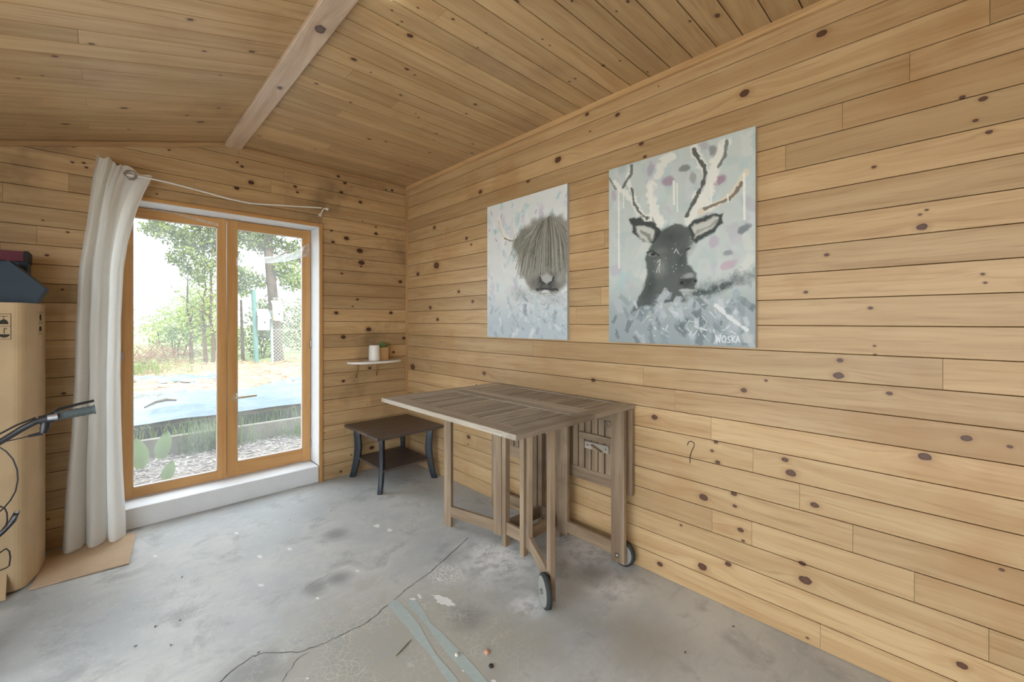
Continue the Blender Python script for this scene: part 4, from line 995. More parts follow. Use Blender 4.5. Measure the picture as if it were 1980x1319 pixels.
# ================================================================== FLOOR MARKS AND LITTER
def flat(px, z=0.0012): return [tuple(onz(u, v, z)) for u, v in px]
def fmark(name, px, mat, z=0.0012):
    pts = flat(px, z); return obj(name, MB().add(pts, [tuple(range(len(pts)))]), mat, floor)
AQUA = plain('aqua_paint', srgb(180, 192, 190), 0.6, 0.3, var=0.08, scale=40)
def stripe(path, seed):
    r = random.Random(seed); L, R = [], []
    for u, v, w in path: L.append((u - w / 2 + r.uniform(-1.2, 1.2), v + w * 0.25)); R.append((u + w / 2 + r.uniform(-1.2, 1.2), v - w * 0.25))
    q = L + R[::-1]; m = MB(); a, b = flat(L), flat(R); k = len(a)
    m.add(a + b, [(i, i + 1, k + i + 1, k + i) for i in range(k - 1)]); return obj('paint_stripe', m, AQUA, floor)
stripe([(757, 1163, 16), (768, 1175, 20), (783, 1192, 22), (798, 1210, 20), (812, 1230, 17), (826, 1250, 13), (842, 1272, 11), (858, 1294, 14), (874, 1314, 14), (884, 1327, 14)], 1)
stripe([(793, 1160, 15), (803, 1172, 17), (815, 1188, 13), (828, 1207, 8), (842, 1222, 14), (858, 1240, 18), (876, 1260, 20), (896, 1282, 20), (915, 1302, 20), (935, 1325, 20)], 2)
SPILL = plain('white_spill', srgb(236, 236, 234), 0.6, 0.3, var=0.04)
fmark('paint_spill', [(832, 1150), (842, 1151), (848, 1150), (856, 1154), (865, 1155), (868, 1158), (875, 1161), (872, 1163), (882, 1169), (877, 1170), (883, 1173), (872, 1171), (868, 1173), (860, 1169), (852, 1169), (850, 1166), (843, 1165), (846, 1161), (839, 1156), (842, 1154)], SPILL, 0.0016)
fmark('paint_spill', [(790, 1158), (800, 1156), (806, 1159), (798, 1161)], SPILL, 0.0016)
fmark('paint_spill', [(806, 1149), (812, 1150), (816, 1157), (811, 1158)], SPILL, 0.0016)
for i, (u, v) in enumerate([(691, 1104), (614, 1157), (503, 1076), (753, 1025), (729, 1017), (457, 1031), (504, 1132), (594, 1312), (955, 1317), (896, 1297), (300, 1075), (560, 1062)]):
    r_ = random.Random(i + 50); k = r_.uniform(3, 7); fmark('paint_fleck', [(u + k * math.cos(a) * r_.uniform(.6, 1.3), v + .5 * k * math.sin(a) * r_.uniform(.6, 1.3)) for a in np.linspace(0, 5.6, 8)], SPILL, 0.0011)
CRACK = plain('crack_dark', srgb(78, 74, 68), 0.95, 0.05)  # plain dark colour of the thin strips laid along the floor cracks
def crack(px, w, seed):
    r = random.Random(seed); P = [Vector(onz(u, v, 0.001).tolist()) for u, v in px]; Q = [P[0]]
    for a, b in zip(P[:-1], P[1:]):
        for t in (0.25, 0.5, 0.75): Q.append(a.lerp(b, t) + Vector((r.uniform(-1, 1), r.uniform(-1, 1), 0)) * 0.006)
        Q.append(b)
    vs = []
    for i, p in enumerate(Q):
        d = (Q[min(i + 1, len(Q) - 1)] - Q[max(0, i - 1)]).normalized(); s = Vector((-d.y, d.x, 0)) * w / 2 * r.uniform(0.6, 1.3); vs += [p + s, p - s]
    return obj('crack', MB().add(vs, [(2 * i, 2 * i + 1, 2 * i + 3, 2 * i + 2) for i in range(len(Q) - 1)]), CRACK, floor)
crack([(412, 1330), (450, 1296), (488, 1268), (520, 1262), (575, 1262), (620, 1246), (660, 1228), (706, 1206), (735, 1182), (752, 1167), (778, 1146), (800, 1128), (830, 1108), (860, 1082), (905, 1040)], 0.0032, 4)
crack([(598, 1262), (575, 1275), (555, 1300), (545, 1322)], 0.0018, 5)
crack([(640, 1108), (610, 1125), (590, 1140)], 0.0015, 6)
def pebble(px, r, c, name, label, cat, seed, group=None):
    rr_ = random.Random(seed); p = onz(*px, 0.0); m = MB(); me = []
    bm = bmesh.new(); bmesh.ops.create_icosphere(bm, subdivisions=2, radius=r)
    for v in bm.verts:
        v.co *= rr_.uniform(0.75, 1.15); v.co.z = max(v.co.z * 0.55, -0.4 * r) + 0.4 * r; v.co += Vector((p[0], p[1], 0.0))
    m.add([v.co for v in bm.verts], [tuple(v.index for v in f.verts) for f in bm.faces], True); bm.free()
    return solo(name, m, plain(name + str(seed), c, 0.8), label, cat, group)
pebble((941, 1263), 0.013, srgb(208, 160, 128), 'paper_wad', 'small orange crumpled wad on the floor by the aqua stripes', 'litter', 1)
pebble((949, 1290), 0.011, srgb(50, 54, 56), 'pebble', 'round black pebble on the concrete by the aqua stripes', 'pebble', 2)
pebble((884, 1268), 0.010, srgb(220, 214, 202), 'button', 'small round cream blob on the aqua paint stripe', 'litter', 3)
tw = [onz(u, v, 0.003) for u, v in ((766, 1268), (776, 1258), (786, 1247), (795, 1237))]
solo('twig', MB().tube(tw, [0.0015, 0.0022, 0.0022, 0.0012], 6), plain('twig_brown', srgb(120, 108, 84), 0.8), 'thin dry twig lying beside the aqua paint stripe', 'twig')
lr = random.Random(21); LITM = plain('dead_leaf', srgb(104, 98, 90), 0.8)
for i, (u, v) in enumerate([(640, 988), (352, 1116), (300, 1212), (330, 1248), (348, 1200), (262, 1250), (560, 1006), (1058, 1080), (1095, 1110), (1325, 1262), (1418, 1212), (500, 1262)]):
    p = onz(u, v, 0.002); a = lr.uniform(0, 6.28); L = lr.uniform(0.004, 0.009); d = Vector((math.cos(a), math.sin(a), 0)); s = Vector((-d.y, d.x, 0)); c = Vector(p.tolist())
    m = MB().prism([c - d * L, c + s * L * 0.45, c + d * L, c - s * L * 0.4], (0, 0, 0.003))
    solo('leaf_fragment', m, LITM, 'dark dry leaf fragment scattered on the concrete floor', 'leaf', 'dry leaf fragments on the concrete floor')
hk = [onx(u, v, -0.004) for u, v in ((1329, 861), (1331, 855), (1336, 853), (1342, 857), (1342, 863), (1337, 873), (1334, 884), (1334, 896))]
solo('wire_hook', MB().tube(hk, 0.0016, 6), DARKM, 'thin dark bent wire hook on the plank wall beside the folding table', 'hook')
# ceiling spot whose rim shows at the top edge of the photograph
def glow(name, c, st):
    t = NT(name); em = t.n('Emission'); em.inputs[0].default_value = c; em.inputs[1].default_value = st; t.t.links.new(em.outputs[0], t.out.inputs[0]); return t.m
lx_, ly_ = -1.384, -2.264
lamp = thing('ceiling_light', 'small round white ceiling spot beside the ridge board', 'lamp', (lx_, ly_, RIDGE_Z - 0.05))
part('base', MB().lathe([(0.040, 0.0), (0.040, -0.020)], 28, (lx_, ly_, RIDGE_Z)), WHITE, lamp)
part('diffuser', MB().lathe([(0.045, -0.020), (0.045, -0.036), (0.03, -0.042), (0.0, -0.043)], 28, (lx_, ly_, RIDGE_Z), cap=False), glow('spot_glow', (1.0, 0.97, 0.92, 1), 3.0), lamp)

# ================================================================== GARDEN
def foliage_mat(name, c1, c2, c3, trans=0.35):
    t = NT(name); co = t.n('TexCoord').outputs['Object']; a = t.noise(co, 2.2, 3); b = t.noise(co, 23, 2)
    c = t.mix(t.ss(a, 0.35, 0.65), c1, c2); c = t.mix(t.ss(b, 0.5, 0.68), c, c3)
    df = t.n('BsdfDiffuse'); t.put(df.inputs[0], c); tl = t.n('BsdfTranslucent'); t.put(tl.inputs[0], c)
    m = t.n('MixShader'); m.inputs[0].default_value = trans; t.put(m.inputs[1], df.outputs[0]); t.put(m.inputs[2], tl.outputs[0]); t.t.links.new(m.outputs[0], t.out.inputs[0]); return t.m
def ground_mat():
    t = NT('garden_ground'); co = t.n('TexCoord').outputs['Object']; s = t.n('SeparateXYZ'); t.put(s.inputs[0], co)
    n1 = t.noise(co, 1.3, 5); n2 = t.noise(co, 18, 5, 0.7); n3 = t.noise(co, 60, 3)
    grav = t.mix(n3, srgb(84, 76, 70), srgb(150, 142, 134)); straw = t.mix(n2, srgb(128, 106, 84), srgb(172, 150, 126)); grass = t.mix(n2, srgb(108, 122, 78), srgb(148, 156, 112))
    straw = t.mix(t.math('MULTIPLY', t.ss(n1, 0.55, 0.65), 0.7), straw, grass)
    y = t.math('ADD', s.outputs[1], t.math('MULTIPLY', t.math('SUBTRACT', n1, 0.5), 1.6))
    c = t.mix(t.ss(y, 2.3, 2.6), grav, straw); c = t.mix(t.ss(y, 8.0, 9.4), c, grass)
    t.bsdf(c, 0.95, 0.1, 0, n3, 0.6, 0.02); return t.m
rs = np.random.RandomState(4)
def gz(x, y):
    if y < 2.25: return -0.06
    b = min(1.0, (y - 2.25) / 0.25) * 0.30 - 0.06
    return b + max(0, y - 4.0) * 0.018 + 0.05 * math.sin(x * 1.7 + y) * min(1, max(0, (y - 4) / 2))
xs = np.concatenate([np.linspace(-30, -6, 13)[:-1], np.linspace(-6, 7, 53), np.linspace(7, 30, 13)[1:]]); ys = np.concatenate([np.linspace(WT, 2.2, 6), np.linspace(2.25, 2.5, 5), np.linspace(2.7, 14, 46), np.linspace(15, 45, 11)])
m = MB(); m.add([(x, y, gz(x, y)) for y in ys for x in xs], [(j * len(xs) + i, j * len(xs) + i + 1, (j + 1) * len(xs) + i + 1, (j + 1) * len(xs) + i) for j in range(len(ys) - 1) for i in range(len(xs) - 1)], True)
gd = struct('ground', m, ground_mat(), 'garden ground of gravel, straw and grass outside the door', 'ground')
m = MB().box((-30, -30, -0.2), (XL - 0.3, WT, -0.06)).box((XL - 0.3, -30, -0.2), (0.3, YB - 0.3, -0.06)).box((0.3, -30, -0.2), (30, WT, -0.06))
dr = struct('ground_drive', m, plain('drive_concrete', srgb(196, 194, 188), 0.9, 0.1), 'pale paved yard around the building', 'ground')
# chips
CH = plain('chips', srgb(160, 152, 144), 0.9, 0.1, var=0.3, scale=3); m = MB()
for i in range(5200):
    x, y = rs.uniform(-3.2, 1.2), 0.45 + 1.65 * rs.rand() ** 0.8; a = rs.uniform(0, 6.28); l, w_ = rs.uniform(.012, .034), rs.uniform(.005, .014); dz = rs.uniform(-.3, .3)
    ca, sa = math.cos(a), math.sin(a); z = -0.056 + rs.uniform(0, .012)
    m.add([(x - ca * l, y - sa * l, z - dz * l), (x + sa * w_, y - ca * w_, z), (x + ca * l, y + sa * l, z + dz * l + .004), (x - sa * w_, y + ca * w_, z + .006)], [(0, 1, 2, 3)])
o = solo('gravel_chips', m, CH, 'pale stone chips covering the path outside the garden door', 'gravel', kind='stuff')
KERB = plain('kerb_concrete', srgb(130, 124, 112), 0.9, 0.1, var=0.2, scale=8)
solo('garden_kerb', MB().box((-6, 2.10, -0.08), (5, 2.18, 0.135)), KERB, 'weathered concrete kerb edging the raised garden bed', 'kerb')
solo('bed_edging', MB().box((-6, 2.36, -0.06), (5, 2.40, 0.215)), plain('dark_edging', srgb(52, 46, 44), 0.8), 'dark board edging the bed behind the concrete kerb', 'edging')
def tarp_mat():
    t = NT('blue_tarp'); co = t.n('TexCoord').outputs['Object']; n1 = t.noise(co, 2.5, 5); n2 = t.noise(co, 9, 4)
    c = t.mix(n1, srgb(66, 84, 98), srgb(90, 108, 120)); c = t.mix(t.math('MULTIPLY', t.ss(n2, .55, .7), .5), c, srgb(104, 124, 132))
    w = t.n('TexBrick'); t.put(w.inputs[0], co); w.inputs['Scale'].default_value = 1.6; w.inputs['Mortar Size'].default_value = 0.006; w.inputs['Color1'].default_value = (0, 0, 0, 1); w.inputs['Color2'].default_value = (0, 0, 0, 1); w.inputs['Mortar'].default_value = (1, 1, 1, 1)
    c = t.mix(t.math('MULTIPLY', w.outputs[0], .5), c, srgb(130, 146, 152)); t.bsdf(c, 0.45, 0.4, 0, n2, 0.3, 0.02); return t.m
TARP = tarp_mat()
def tarp(x0, x1, y0f, y1f, label, seed, nx=70, ny=26):
    P = vnoise(ny + 1, nx + 1, 5, seed); Q = vnoise(ny + 1, nx + 1, 11, seed + 1); m = MB(); vs = []
    for j in range(ny + 1):
        for i in range(nx + 1):
            x = x0 + (x1 - x0) * i / nx; ya, yb = y0f(x), y1f(x); y = ya + (yb - ya) * j / ny
            z = gz(x, max(y, 2.5)) + 0.012 + 0.10 * (P[j, i] - 0.2) * (1 if j > 1 else 0.3 * j) + 0.05 * (Q[j, i] - 0.3)
            vs.append((x, y, max(z, gz(x, max(y, 2.5)) + 0.006)))
    m.add(vs, [(j * (nx + 1) + i, j * (nx + 1) + i + 1, (j + 1) * (nx + 1) + i + 1, (j + 1) * (nx + 1) + i) for j in range(ny) for i in range(nx)], True)
    return solo('tarpaulin', m, TARP, label, 'tarpaulin')
tarp(-5.5, 4.0, lambda x: 2.40, lambda x: 4.35 + 0.35 * math.sin(x * 1.9 + 1) + 0.25 * math.sin(x * 4.1) + (0.7 if x < -1.4 else 0), 'wide pale blue tarpaulin spread over the bed behind the kerb', 31)
tarp(-4.5, -0.6, lambda x: 6.3 + 0.2 * math.sin(x * 2), lambda x: 7.5 + 0.3 * math.sin(x * 1.3) - max(0, x + 1.2) * 1.2, 'narrow blue tarpaulin strip further off beyond the straw', 37, 50, 14)
# straw and twigs
m = MB()
for i in range(4200):
    y = 4.2 + 5.0 * rs.rand(); x = rs.uniform(-4, 6) ; a = rs.uniform(0, 6.28); l = rs.uniform(.05, .16); z = gz(x, y) + 0.02 + rs.uniform(0, .04)
    dx, dy = math.cos(a) * l, math.sin(a) * l; w_ = .006
    m.add([(x - dx, y - dy, z), (x + dx, y + dy, z + rs.uniform(-.01, .05)), (x + dx + dy * w_ / l, y + dy - dx * w_ / l, z + .03)], [(0, 1, 2)])
solo('straw', m, plain('straw', srgb(176, 152, 124), 0.9, 0.1, var=0.3, scale=4), 'loose dry straw strewn over the bed beyond the tarpaulin', 'straw', kind='stuff')
m = MB()
for i in range(420):
    x, y = rs.normal(-1.6, .8), rs.normal(9.2, .5); a = rs.uniform(0, 6.28); el = rs.uniform(.0, .9); l = rs.uniform(.2, .55); z = gz(x, y) + rs.uniform(0, .3)
    m.tube([(x, y, z), (x + math.cos(a) * l * math.cos(el), y + math.sin(a) * l * math.cos(el), z + l * math.sin(el))], .006, 3, False)
solo('brush_pile', m, plain('brush_twigs', srgb(130, 104, 86), 0.9), 'low pile of pinkish brown dead twigs beyond the straw', 'brushwood', kind='stuff')
# grass
def grass(pts, hmin, hmax, mat, label, seed, spread=.06, n=10):
    r = np.random.RandomState(seed); m = MB()
    for x0, y0, z0 in pts:
        for k in range(n):
            x, y = x0 + r.normal(0, spread), y0 + r.normal(0, spread * .6); h = r.uniform(hmin, hmax); a = r.uniform(0, 6.28); b = r.uniform(.2, .7) * h; w_ = .004
            dx, dy = math.cos(a), math.sin(a)
            mx, my, mz = x + dx * b * .35, y + dy * b * .35, z0 + h * .65
            m.add([(x - dy * w_, y + dx * w_, z0), (x + dy * w_, y - dx * w_, z0), (mx + dy * w_ * .8, my - dx * w_ * .8, mz), (mx - dy * w_ * .8, my + dx * w_ * .8, mz), (x + dx * b, y + dy * b, z0 + h)], [(0, 1, 2, 3), (3, 2, 4)])
    return solo('grass', m, mat, label, 'grass', kind='stuff')
GRS = foliage_mat('grass_blades', srgb(84, 106, 56), srgb(112, 130, 72), srgb(140, 150, 100))
grass([(x, rs.uniform(2.2, 2.34), .10) for x in np.linspace(-2.6, 1.2, 60)], .06, .22, GRS, 'thin green grass growing between the kerb and bed edging', 3)
grass([(rs.normal(-1.35, .16), rs.normal(2.02, .05), -.05) for _ in range(40)], .12, .36, GRS, 'arching green grass clump in front of the concrete kerb', 5)
grass([(rs.uniform(-.9, .6), rs.normal(1.98, .06), -.05) for _ in range(30)], .06, .22, GRS, 'short sparse grass along the foot of the concrete kerb', 6)
grass([(rs.normal(-2.3, .7), rs.normal(8.0, .35), gz(-2.3, 8)) for _ in range(110)], .15, .38, GRS, 'bright grass patch behind the narrow tarpaulin strip', 7, .12)
BROAD = foliage_mat('broad_leaf', srgb(112, 132, 90), srgb(128, 146, 102), srgb(120, 138, 96))
def broadleaf(u, v, y, h, w_, lean, label):
    b = ony(u, v, y); z0 = -0.055; m = MB(); vs = []
    for k in range(9):
        t = k / 8; ww = w_ * math.sin(math.pi * min(1, t * .9 + .08)) ** .8 * (1 if t < .99 else 0.05); c = (b[0] + lean * t * t, y + .10 * t * t, z0 + h * t)
        vs += [(c[0] - ww, c[1] - .02, c[2]), c, (c[0] + ww, c[1] - .02, c[2])]
    m.add(vs, [(3 * k + q, 3 * k + q + 1, 3 * k + q + 4, 3 * k + q + 3) for k in range(8) for q in (0, 1)], True)
    return solo('broad_leaf_plant', m, BROAD, label, 'plant')
broadleaf(271, 885, 1.72, .30, .075, -.03, 'upright broad green leaf growing against the concrete kerb near the curtain')
broadleaf(312, 880, 1.95, .28, .07, .06, 'broad green leaf leaning towards the grass clump by the kerb')
broadleaf(322, 925, 1.15, .16, .05, .05, 'small broad leaf sprouting from the stone chips')
bp = [(p[0], p[1], gz(p[0], p[1]) + .12) for p in (onz(u, v, .36) for u, v in ((280, 788), (300, 778), (322, 773), (340, 774)))]
solo('branch', MB().tube(bp, [.010, .018, .02, .012], 7), plain('bark_dark', srgb(74, 62, 50), .9), 'dark curved branch lying on the blue tarpaulin', 'branch')
rp = []
for a in np.linspace(0, 2 * math.pi * 1.6, 40): 
    q = onz(318, 752, .36); x, y = q[0] + .42 * math.cos(a) * (1 + .15 * a / 6), q[1] + .30 * math.sin(a); rp.append((x, y, gz(x, y) + .11))
solo('hose', MB().tube(rp, .014, 6), plain('hose_white', srgb(214, 212, 206), .5), 'white garden hose lying in a loop on the straw', 'hose')
# trees and bushes
BARK = plain('bark', srgb(92, 80, 68), .95, .1, var=.25, scale=12, bstr=.6)
def leaves(m, blobs, n, l, seed, droop=0.0):
    r = np.random.RandomState(seed); tot = sum(b[3] * b[4] * b[5] for b in blobs)
    for bx_, by, bz, rx, ry, rz in blobs:
        k = int(n * rx * ry * rz / tot)
        v = r.normal(size=(k, 3)); v /= np.linalg.norm(v, axis=1)[:, None]; v *= (r.rand(k, 1) ** .45)
        for q in v:
            c = np.array([bx_ + q[0] * rx, by + q[1] * ry, bz + q[2] * rz]); a = r.normal(size=3); a[2] -= droop; a /= np.linalg.norm(a); b = np.cross(a, r.normal(size=3)); b /= np.linalg.norm(b) + 1e-9
            L = l * r.uniform(.6, 1.4); w_ = L * .38
            m.add([c - a * L, c + b * w_, c + a * L, c - b * w_], [(0, 1, 2, 3)])
    return m
def bush(name, label, base, blobs, n, l, mat, stems, seed, cat='shrub', group=None):
    x, y = base; z = gz(x, y); t = thing(name, label, cat, (x, y, z), group)
    part('foliage', leaves(MB(), [(x + a, y + b, z + c, rx, ry, rz) for a, b, c, rx, ry, rz in blobs], n, l, seed), mat, t)
    r = random.Random(seed)
    for k in range(stems):
        a = r.uniform(0, 6.28); q = r.uniform(.0, .25); h = blobs[0][2] * r.uniform(.9, 1.5)
        pts = [(x + q * math.cos(a), y + q * math.sin(a), z - .05)]
        for s in (.35, .7, 1.0): pts.append((pts[0][0] + math.cos(a) * s * .35 + r.uniform(-.06, .06), pts[0][1] + math.sin(a) * s * .3, z + h * s))
        part('stem', MB().tube(pts, [.022, .018, .012, .005], 6), BARK, t)
    return t
PALE = foliage_mat('pale_blossom', srgb(150, 158, 130), srgb(180, 184, 166), srgb(206, 208, 196), .3)
MID = foliage_mat('spring_green', srgb(116, 136, 78), srgb(150, 162, 104), srgb(176, 182, 92), .4)
DEEP = foliage_mat('conifer_green', srgb(62, 82, 50), srgb(108, 124, 66), srgb(168, 174, 100), .35)
bush('blossom_bush', 'pale whitish blossom bush at the edge of the meadow', (-3.0, 15.5), [(0, 0, 1.4, 1.4, .8, 1.2), (1.0, .3, 1.1, .9, .8, .9)], 3800, .07, PALE, 4, 1)
bush('blossom_bush', 'tall white-flowering bush behind the young saplings', (.6, 15.8), [(0, 0, 1.7, 1.5, .8, 1.5), (-1.1, .2, 1.1, .9, .7, .9)], 4200, .07, PALE, 5, 2)
bush('green_bush', 'light green bush beside the brushwood pile', (-.7, 12.6), [(0, 0, .8, .8, .5, .7), (.6, .1, 1.2, .6, .5, .9)], 3000, .055, MID, 5, 3)
bush('green_bush', 'low yellow-green bush under the saplings', (.35, 11.2), [(0, 0, .55, .6, .4, .5)], 1600, .05, MID, 3, 4)
bush('hedge_bush', 'dark blue-green shrub behind the green post and bird boxes', (float(ony(508, 690, 10.2)[0]), 10.2), [(0, 0, .75, .55, .4, .95), (.25, .1, 1.3, .5, .4, .6)], 2600, .055, DEEP, 3, 15)
bush('hedge_bush', 'dense grey-green hedge behind the wire fence', (float(ony(572, 690, 10.8)[0]) + .4, 10.8), [(0, 0, .9, 1.2, .5, .95), (1.2, 0, 1.0, 1.0, .5, 1.0)], 4200, .07, DEEP, 3, 5)
for i, (u, top, lab) in enumerate([(371, 530, 'slim bare sapling leaning beside the door mullion'), (398, 520, 'slim straight sapling with yellow-green buds'), (412, 480, 'tall slender sapling next to the wire fence')]):
    b = onz(u, 700, .42); y = b[1] if b[1] < 12 else 11.5; b = ony(u, 700, y); tp = ony(u - 8 + 3 * i, top, y); z0 = gz(b[0], y)
    sp_ = thing('sapling', lab, 'sapling', (b[0], y, z0))
    r = random.Random(40 + i); pts = [(b[0] + (tp[0] - b[0]) * s + (r.uniform(-.05, .05) if 0 < s < 1 else 0), y, z0 + (tp[2] - z0) * s) for s in (0, .2, .4, .6, .8, 1)]
    part('trunk', MB().tube(pts, [.045, .04, .034, .027, .02, .008], 7), BARK, sp_)
    for k in range(9):
        s = r.uniform(.25, .95); q = Vector((b[0] + (tp[0] - b[0]) * s, y, z0 + (tp[2] - z0) * s)); a = r.uniform(0, 6.28); L = r.uniform(.35, .9)
        part('twig', MB().tube([q, q + Vector((math.cos(a) * L * .6, math.sin(a) * .3, L * .3)), q + Vector((math.cos(a) * L, math.sin(a) * .4, L * .75))], [.012, .008, .003], 5), BARK, sp_)
    part('foliage', leaves(MB(), [(b[0], y, z0 + (tp[2] - z0) * .6, .40, .3, (tp[2] - z0) * .42)], 420, .045, 60 + i), MID, sp_)
# conifer with hanging branches
cy = 8.6; cb = ony(540, 690, cy); cz = gz(cb[0], cy)
tr = thing('conifer_tree', 'large conifer with drooping green branches above the wire fence', 'tree', (cb[0], cy, cz))
part('trunk', MB().tube([(cb[0] - .02, cy, cz - .05), (cb[0] - .08, cy, 1.2), (cb[0] - .2, cy, 2.6), (cb[0] - .35, cy, 4.2), (cb[0] - .40, cy, 6.0)], [.15, .13, .12, .10, .07], 12), BARK, tr)
def fp(u, v, dy=0.0): p = ony(u, v, cy + dy); return (p[0], p[1], p[2])
bl = []
r = random.Random(77)
for (u, v, rx, rz) in [(300, 440, .35, .25), (340, 450, .45, .30), (350, 495, .30, .28), (380, 470, .45, .40), (395, 515, .30, .26), (425, 455, .45, .45), (440, 500, .35, .35), (480, 460, .45, .35), (470, 535, .32, .30), (520, 470, .50, .35), (550, 520, .40, .35), (575, 490, .40, .40), (565, 545, .32, .28),
        (500, 545, .25, .22), (470, 560, .22, .20), (590, 540, .30, .35), (400, 420, .6, .35), (470, 420, .7, .35), (540, 430, .6, .35), (350, 410, .5, .30), (300, 400, .4, .25), (600, 440, .5, .5), (360, 525, .16, .12), (383, 540, .14, .14)]:
    x, y, z = fp(u, v, r.uniform(-.5, .5)); bl.append((x, y, z, rx, .4, rz))
part('foliage', leaves(MB(), bl, 15000, .055, 9, .6), DEEP, tr)
for (u, v) in ((330, 450), (380, 480), (440, 470), (500, 500), (560, 500), (590, 520)):
    x, y, z = fp(u, v); q = Vector((cb[0] - .22, cy, max(2.2, z + .1)))
    part('bough', MB().tube([q, q.lerp(Vector((x, y, z + .3)), .5) + Vector((0, 0, .25)), (x, y, z)], [.05, .035, .01], 7), BARK, tr)
# fence, posts and bird boxes
fy = 8.0
GPOST = plain('green_post', srgb(74, 108, 100), .5); WIRE = plain('fence_wire', srgb(150, 152, 142), .5, .4, .3)
pb = ony(494, 700, fy); zb_ = gz(pb[0], fy)
solo('fence_post', MB().tube([(pb[0] + .02, fy, zb_ - .05), (pb[0], fy, 1.0), (ony(490, 560, fy)[0], fy, ony(490, 560, fy)[2])], .052, 10), GPOST, 'thick green metal fence post between the saplings and bird boxes', 'post')
pb2 = ony(527, 703, fy)
solo('fence_post', MB().tube([(pb2[0], fy, zb_ - .05), (ony(524, 600, fy)[0], fy, ony(524, 600, fy)[2])], .030, 10), plain('pale_post', srgb(130, 148, 142), .5), 'thin pale grey post carrying the bird boxes', 'post')
pb3 = ony(470, 690, fy + .6)
solo('wooden_stake', MB().tube([(pb3[0], fy + .6, zb_ - .05), (ony(466, 580, fy + .6)[0], fy + .6, ony(466, 580, fy + .6)[2])], [.045, .025], 8), BARK, 'leaning bare wooden stake beside the door mullion', 'stake')
def bird_box(u0, u1, vt, vm, vb, y, mat, roof, label):
    a, b = ony(u0, vm, y), ony(u1, vb, y); w_ = abs(b[0] - a[0]); z1, z0 = a[2], b[2]; zt = ony(u0, vt, y)[2]; cx = (a[0] + b[0]) / 2; rw = w_ / 2 + .025
    t = thing('bird_box', label, 'bird box', (cx, y, z0))
    part('body', MB().prism([(cx - w_ / 2, y - .11, z0), (cx - w_ / 2, y - .11, z1 - .02), (cx - w_ / 2, y + .10, zt - .03), (cx - w_ / 2, y + .10, z0)], (w_, 0, 0)), mat, t)
    part('roof', MB().prism([(cx - rw, y - .15, z1 - .03), (cx - rw, y + .12, zt), (cx - rw, y + .12, zt + .02), (cx - rw, y - .15, z1 - .01)], (rw * 2, 0, 0)), roof, t)
    part('entrance', MB().lathe([(.022, 0), (.022, -.004)], 14, (cx, y - .110, z0 + (z1 - z0) * .6), 'Y'), DARKM, t)
BXW = plain('box_white', srgb(230, 226, 222), .7); BXC = plain('box_cream', srgb(226, 214, 184), .7)
bird_box(500, 519, 599, 614, 638, fy - .12, plain('box_pink', srgb(214, 196, 190), .7), BXW, 'bird box with a white roof on the green post')
bird_box(529, 545, 583, 599, 620, fy - .12, BXC, BXC, 'cream wooden bird box on the thin pale post')
m = MB(); x0, x1 = ony(528, 640, fy)[0], ony(640, 640, fy)[0]; z0, z1 = zb_ + .05, ony(560, 577, fy)[2]; s = .085
nx_ = int((x1 - x0) / s)
for k in range(-int((z1 - z0) / s) - 1, nx_ + 1):
    for sg in (1, -1):
        # zig-zag diagonals clipped to the fence panel
        xa = x0 + k * s; pts = []
        t0, t1 = 0.0, z1 - z0
        if sg == 1: xs0, xs1 = xa, xa + (t1)
        else: xs0, xs1 = xa + t1, xa
        za, zb2 = z0, z1
        def clip(xp, zp, xq, zq):
            for lim, sd_ in ((x0, 1), (x1, -1)):
                if sd_ * (xp - lim) < 0 and sd_ * (xq - lim) < 0: return None
                if sd_ * (xp - lim) < 0: f = (lim - xp) / (xq - xp); xp, zp = lim, zp + (zq - zp) * f
                elif sd_ * (xq - lim) < 0: f = (lim - xp) / (xq - xp); xq, zq = lim, zp + (zq - zp) * f
            return xp, zp, xq, zq
        c_ = clip(xs0, za, xs1, zb2)
        if c_ and abs(c_[0] - c_[2]) > .01: m.tube([(c_[0], fy + .03, c_[1]), (c_[2], fy + .03, c_[3])], .0055, 4, False)
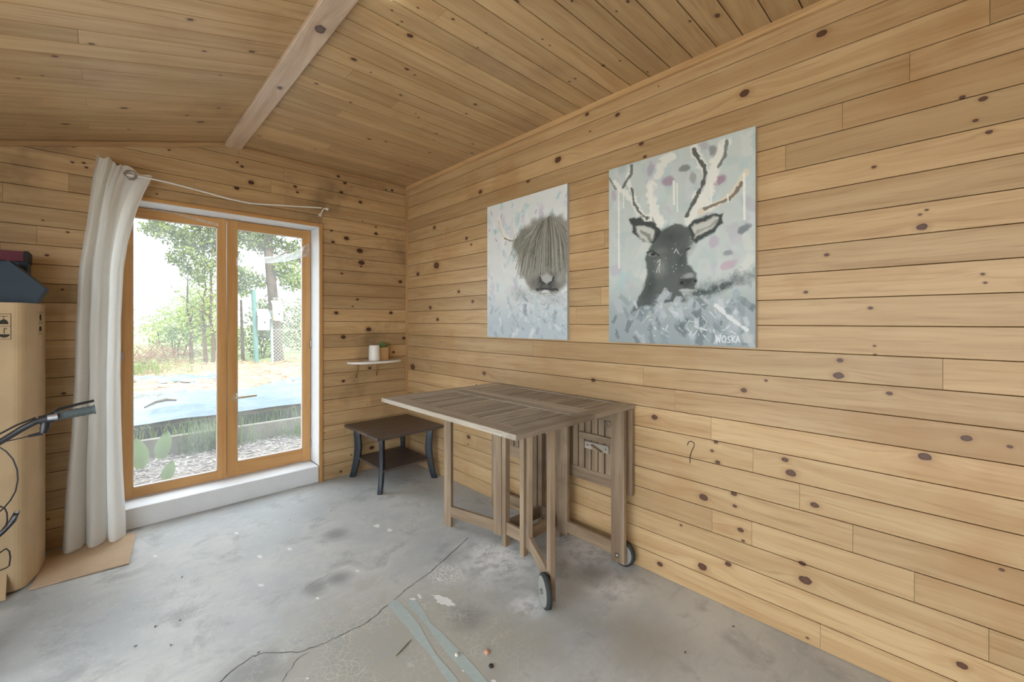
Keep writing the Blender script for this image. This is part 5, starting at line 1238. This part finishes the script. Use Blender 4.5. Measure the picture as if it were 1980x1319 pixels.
m.tube([(x0, fy + .03, z1), (x1, fy + .03, z1)], .007, 5).tube([(x0, fy + .03, (z0 + z1) * .5), (x1, fy + .03, (z0 + z1) * .5)], .006, 5)
solo('wire_fence', m, WIRE, 'chain-link wire fence with diamond mesh under the conifer', 'fence')
# film left on the glass
FILM = NT('plastic_film'); _t = FILM.n('BsdfTransparent'); _d = FILM.n('BsdfTranslucent'); _d.inputs[0].default_value = (.9, .92, .94, 1); _g = FILM.n('BsdfDiffuse'); _g.inputs[0].default_value = (.9, .92, .94, 1)
_m = FILM.n('MixShader'); _m.inputs[0].default_value = .5; FILM.put(_m.inputs[1], _d.outputs[0]); FILM.put(_m.inputs[2], _g.outputs[0])
_n = FILM.noise(FILM.n('TexCoord').outputs['Object'], 40, 4); _m2 = FILM.n('MixShader'); FILM.put(_m2.inputs[0], FILM.math('MULTIPLY_ADD', _n, .5, .25)); FILM.put(_m2.inputs[1], _t.outputs[0]); FILM.put(_m2.inputs[2], _m.outputs[0]); FILM.t.links.new(_m2.outputs[0], FILM.out.inputs[0])
fl = [(457, 506, 16), (480, 505, 15), (510, 503, 13), (540, 501, 13), (565, 496, 14), (585, 488, 20), (598, 482, 26)]
vs = []
for k in range(25):
    q = k / 24 * (len(fl) - 1); i = min(int(q), len(fl) - 2); f_ = q - i; u, v, w_ = [fl[i][c] * (1 - f_) + fl[i + 1][c] * f_ for c in range(3)]
    for j in range(5):
        p = ony(u, v + (j / 4 - .5) * w_, .188); vs.append((p[0], .188 - .010 * math.sin(j * 1.6 + k), p[2]))
solo('plastic_strip', MB().add(vs, [(5 * k + j, 5 * k + j + 1, 5 * k + j + 6, 5 * k + j + 5) for k in range(24) for j in range(4)], True), FILM.m, 'twisted strip of clear plastic film stuck across the door with the lever handle', 'plastic film')
vs = [ony(u, v, .190) for u, v in ((283, 405), (330, 412), (385, 428), (424, 438), (420, 432), (350, 414), (300, 404))]
solo('plastic_strip', MB().add([(p[0], .190, p[2]) for p in vs], [tuple(range(7))]), FILM.m, 'loose wedge of clear plastic film along the top of the door by the curtain', 'plastic film')
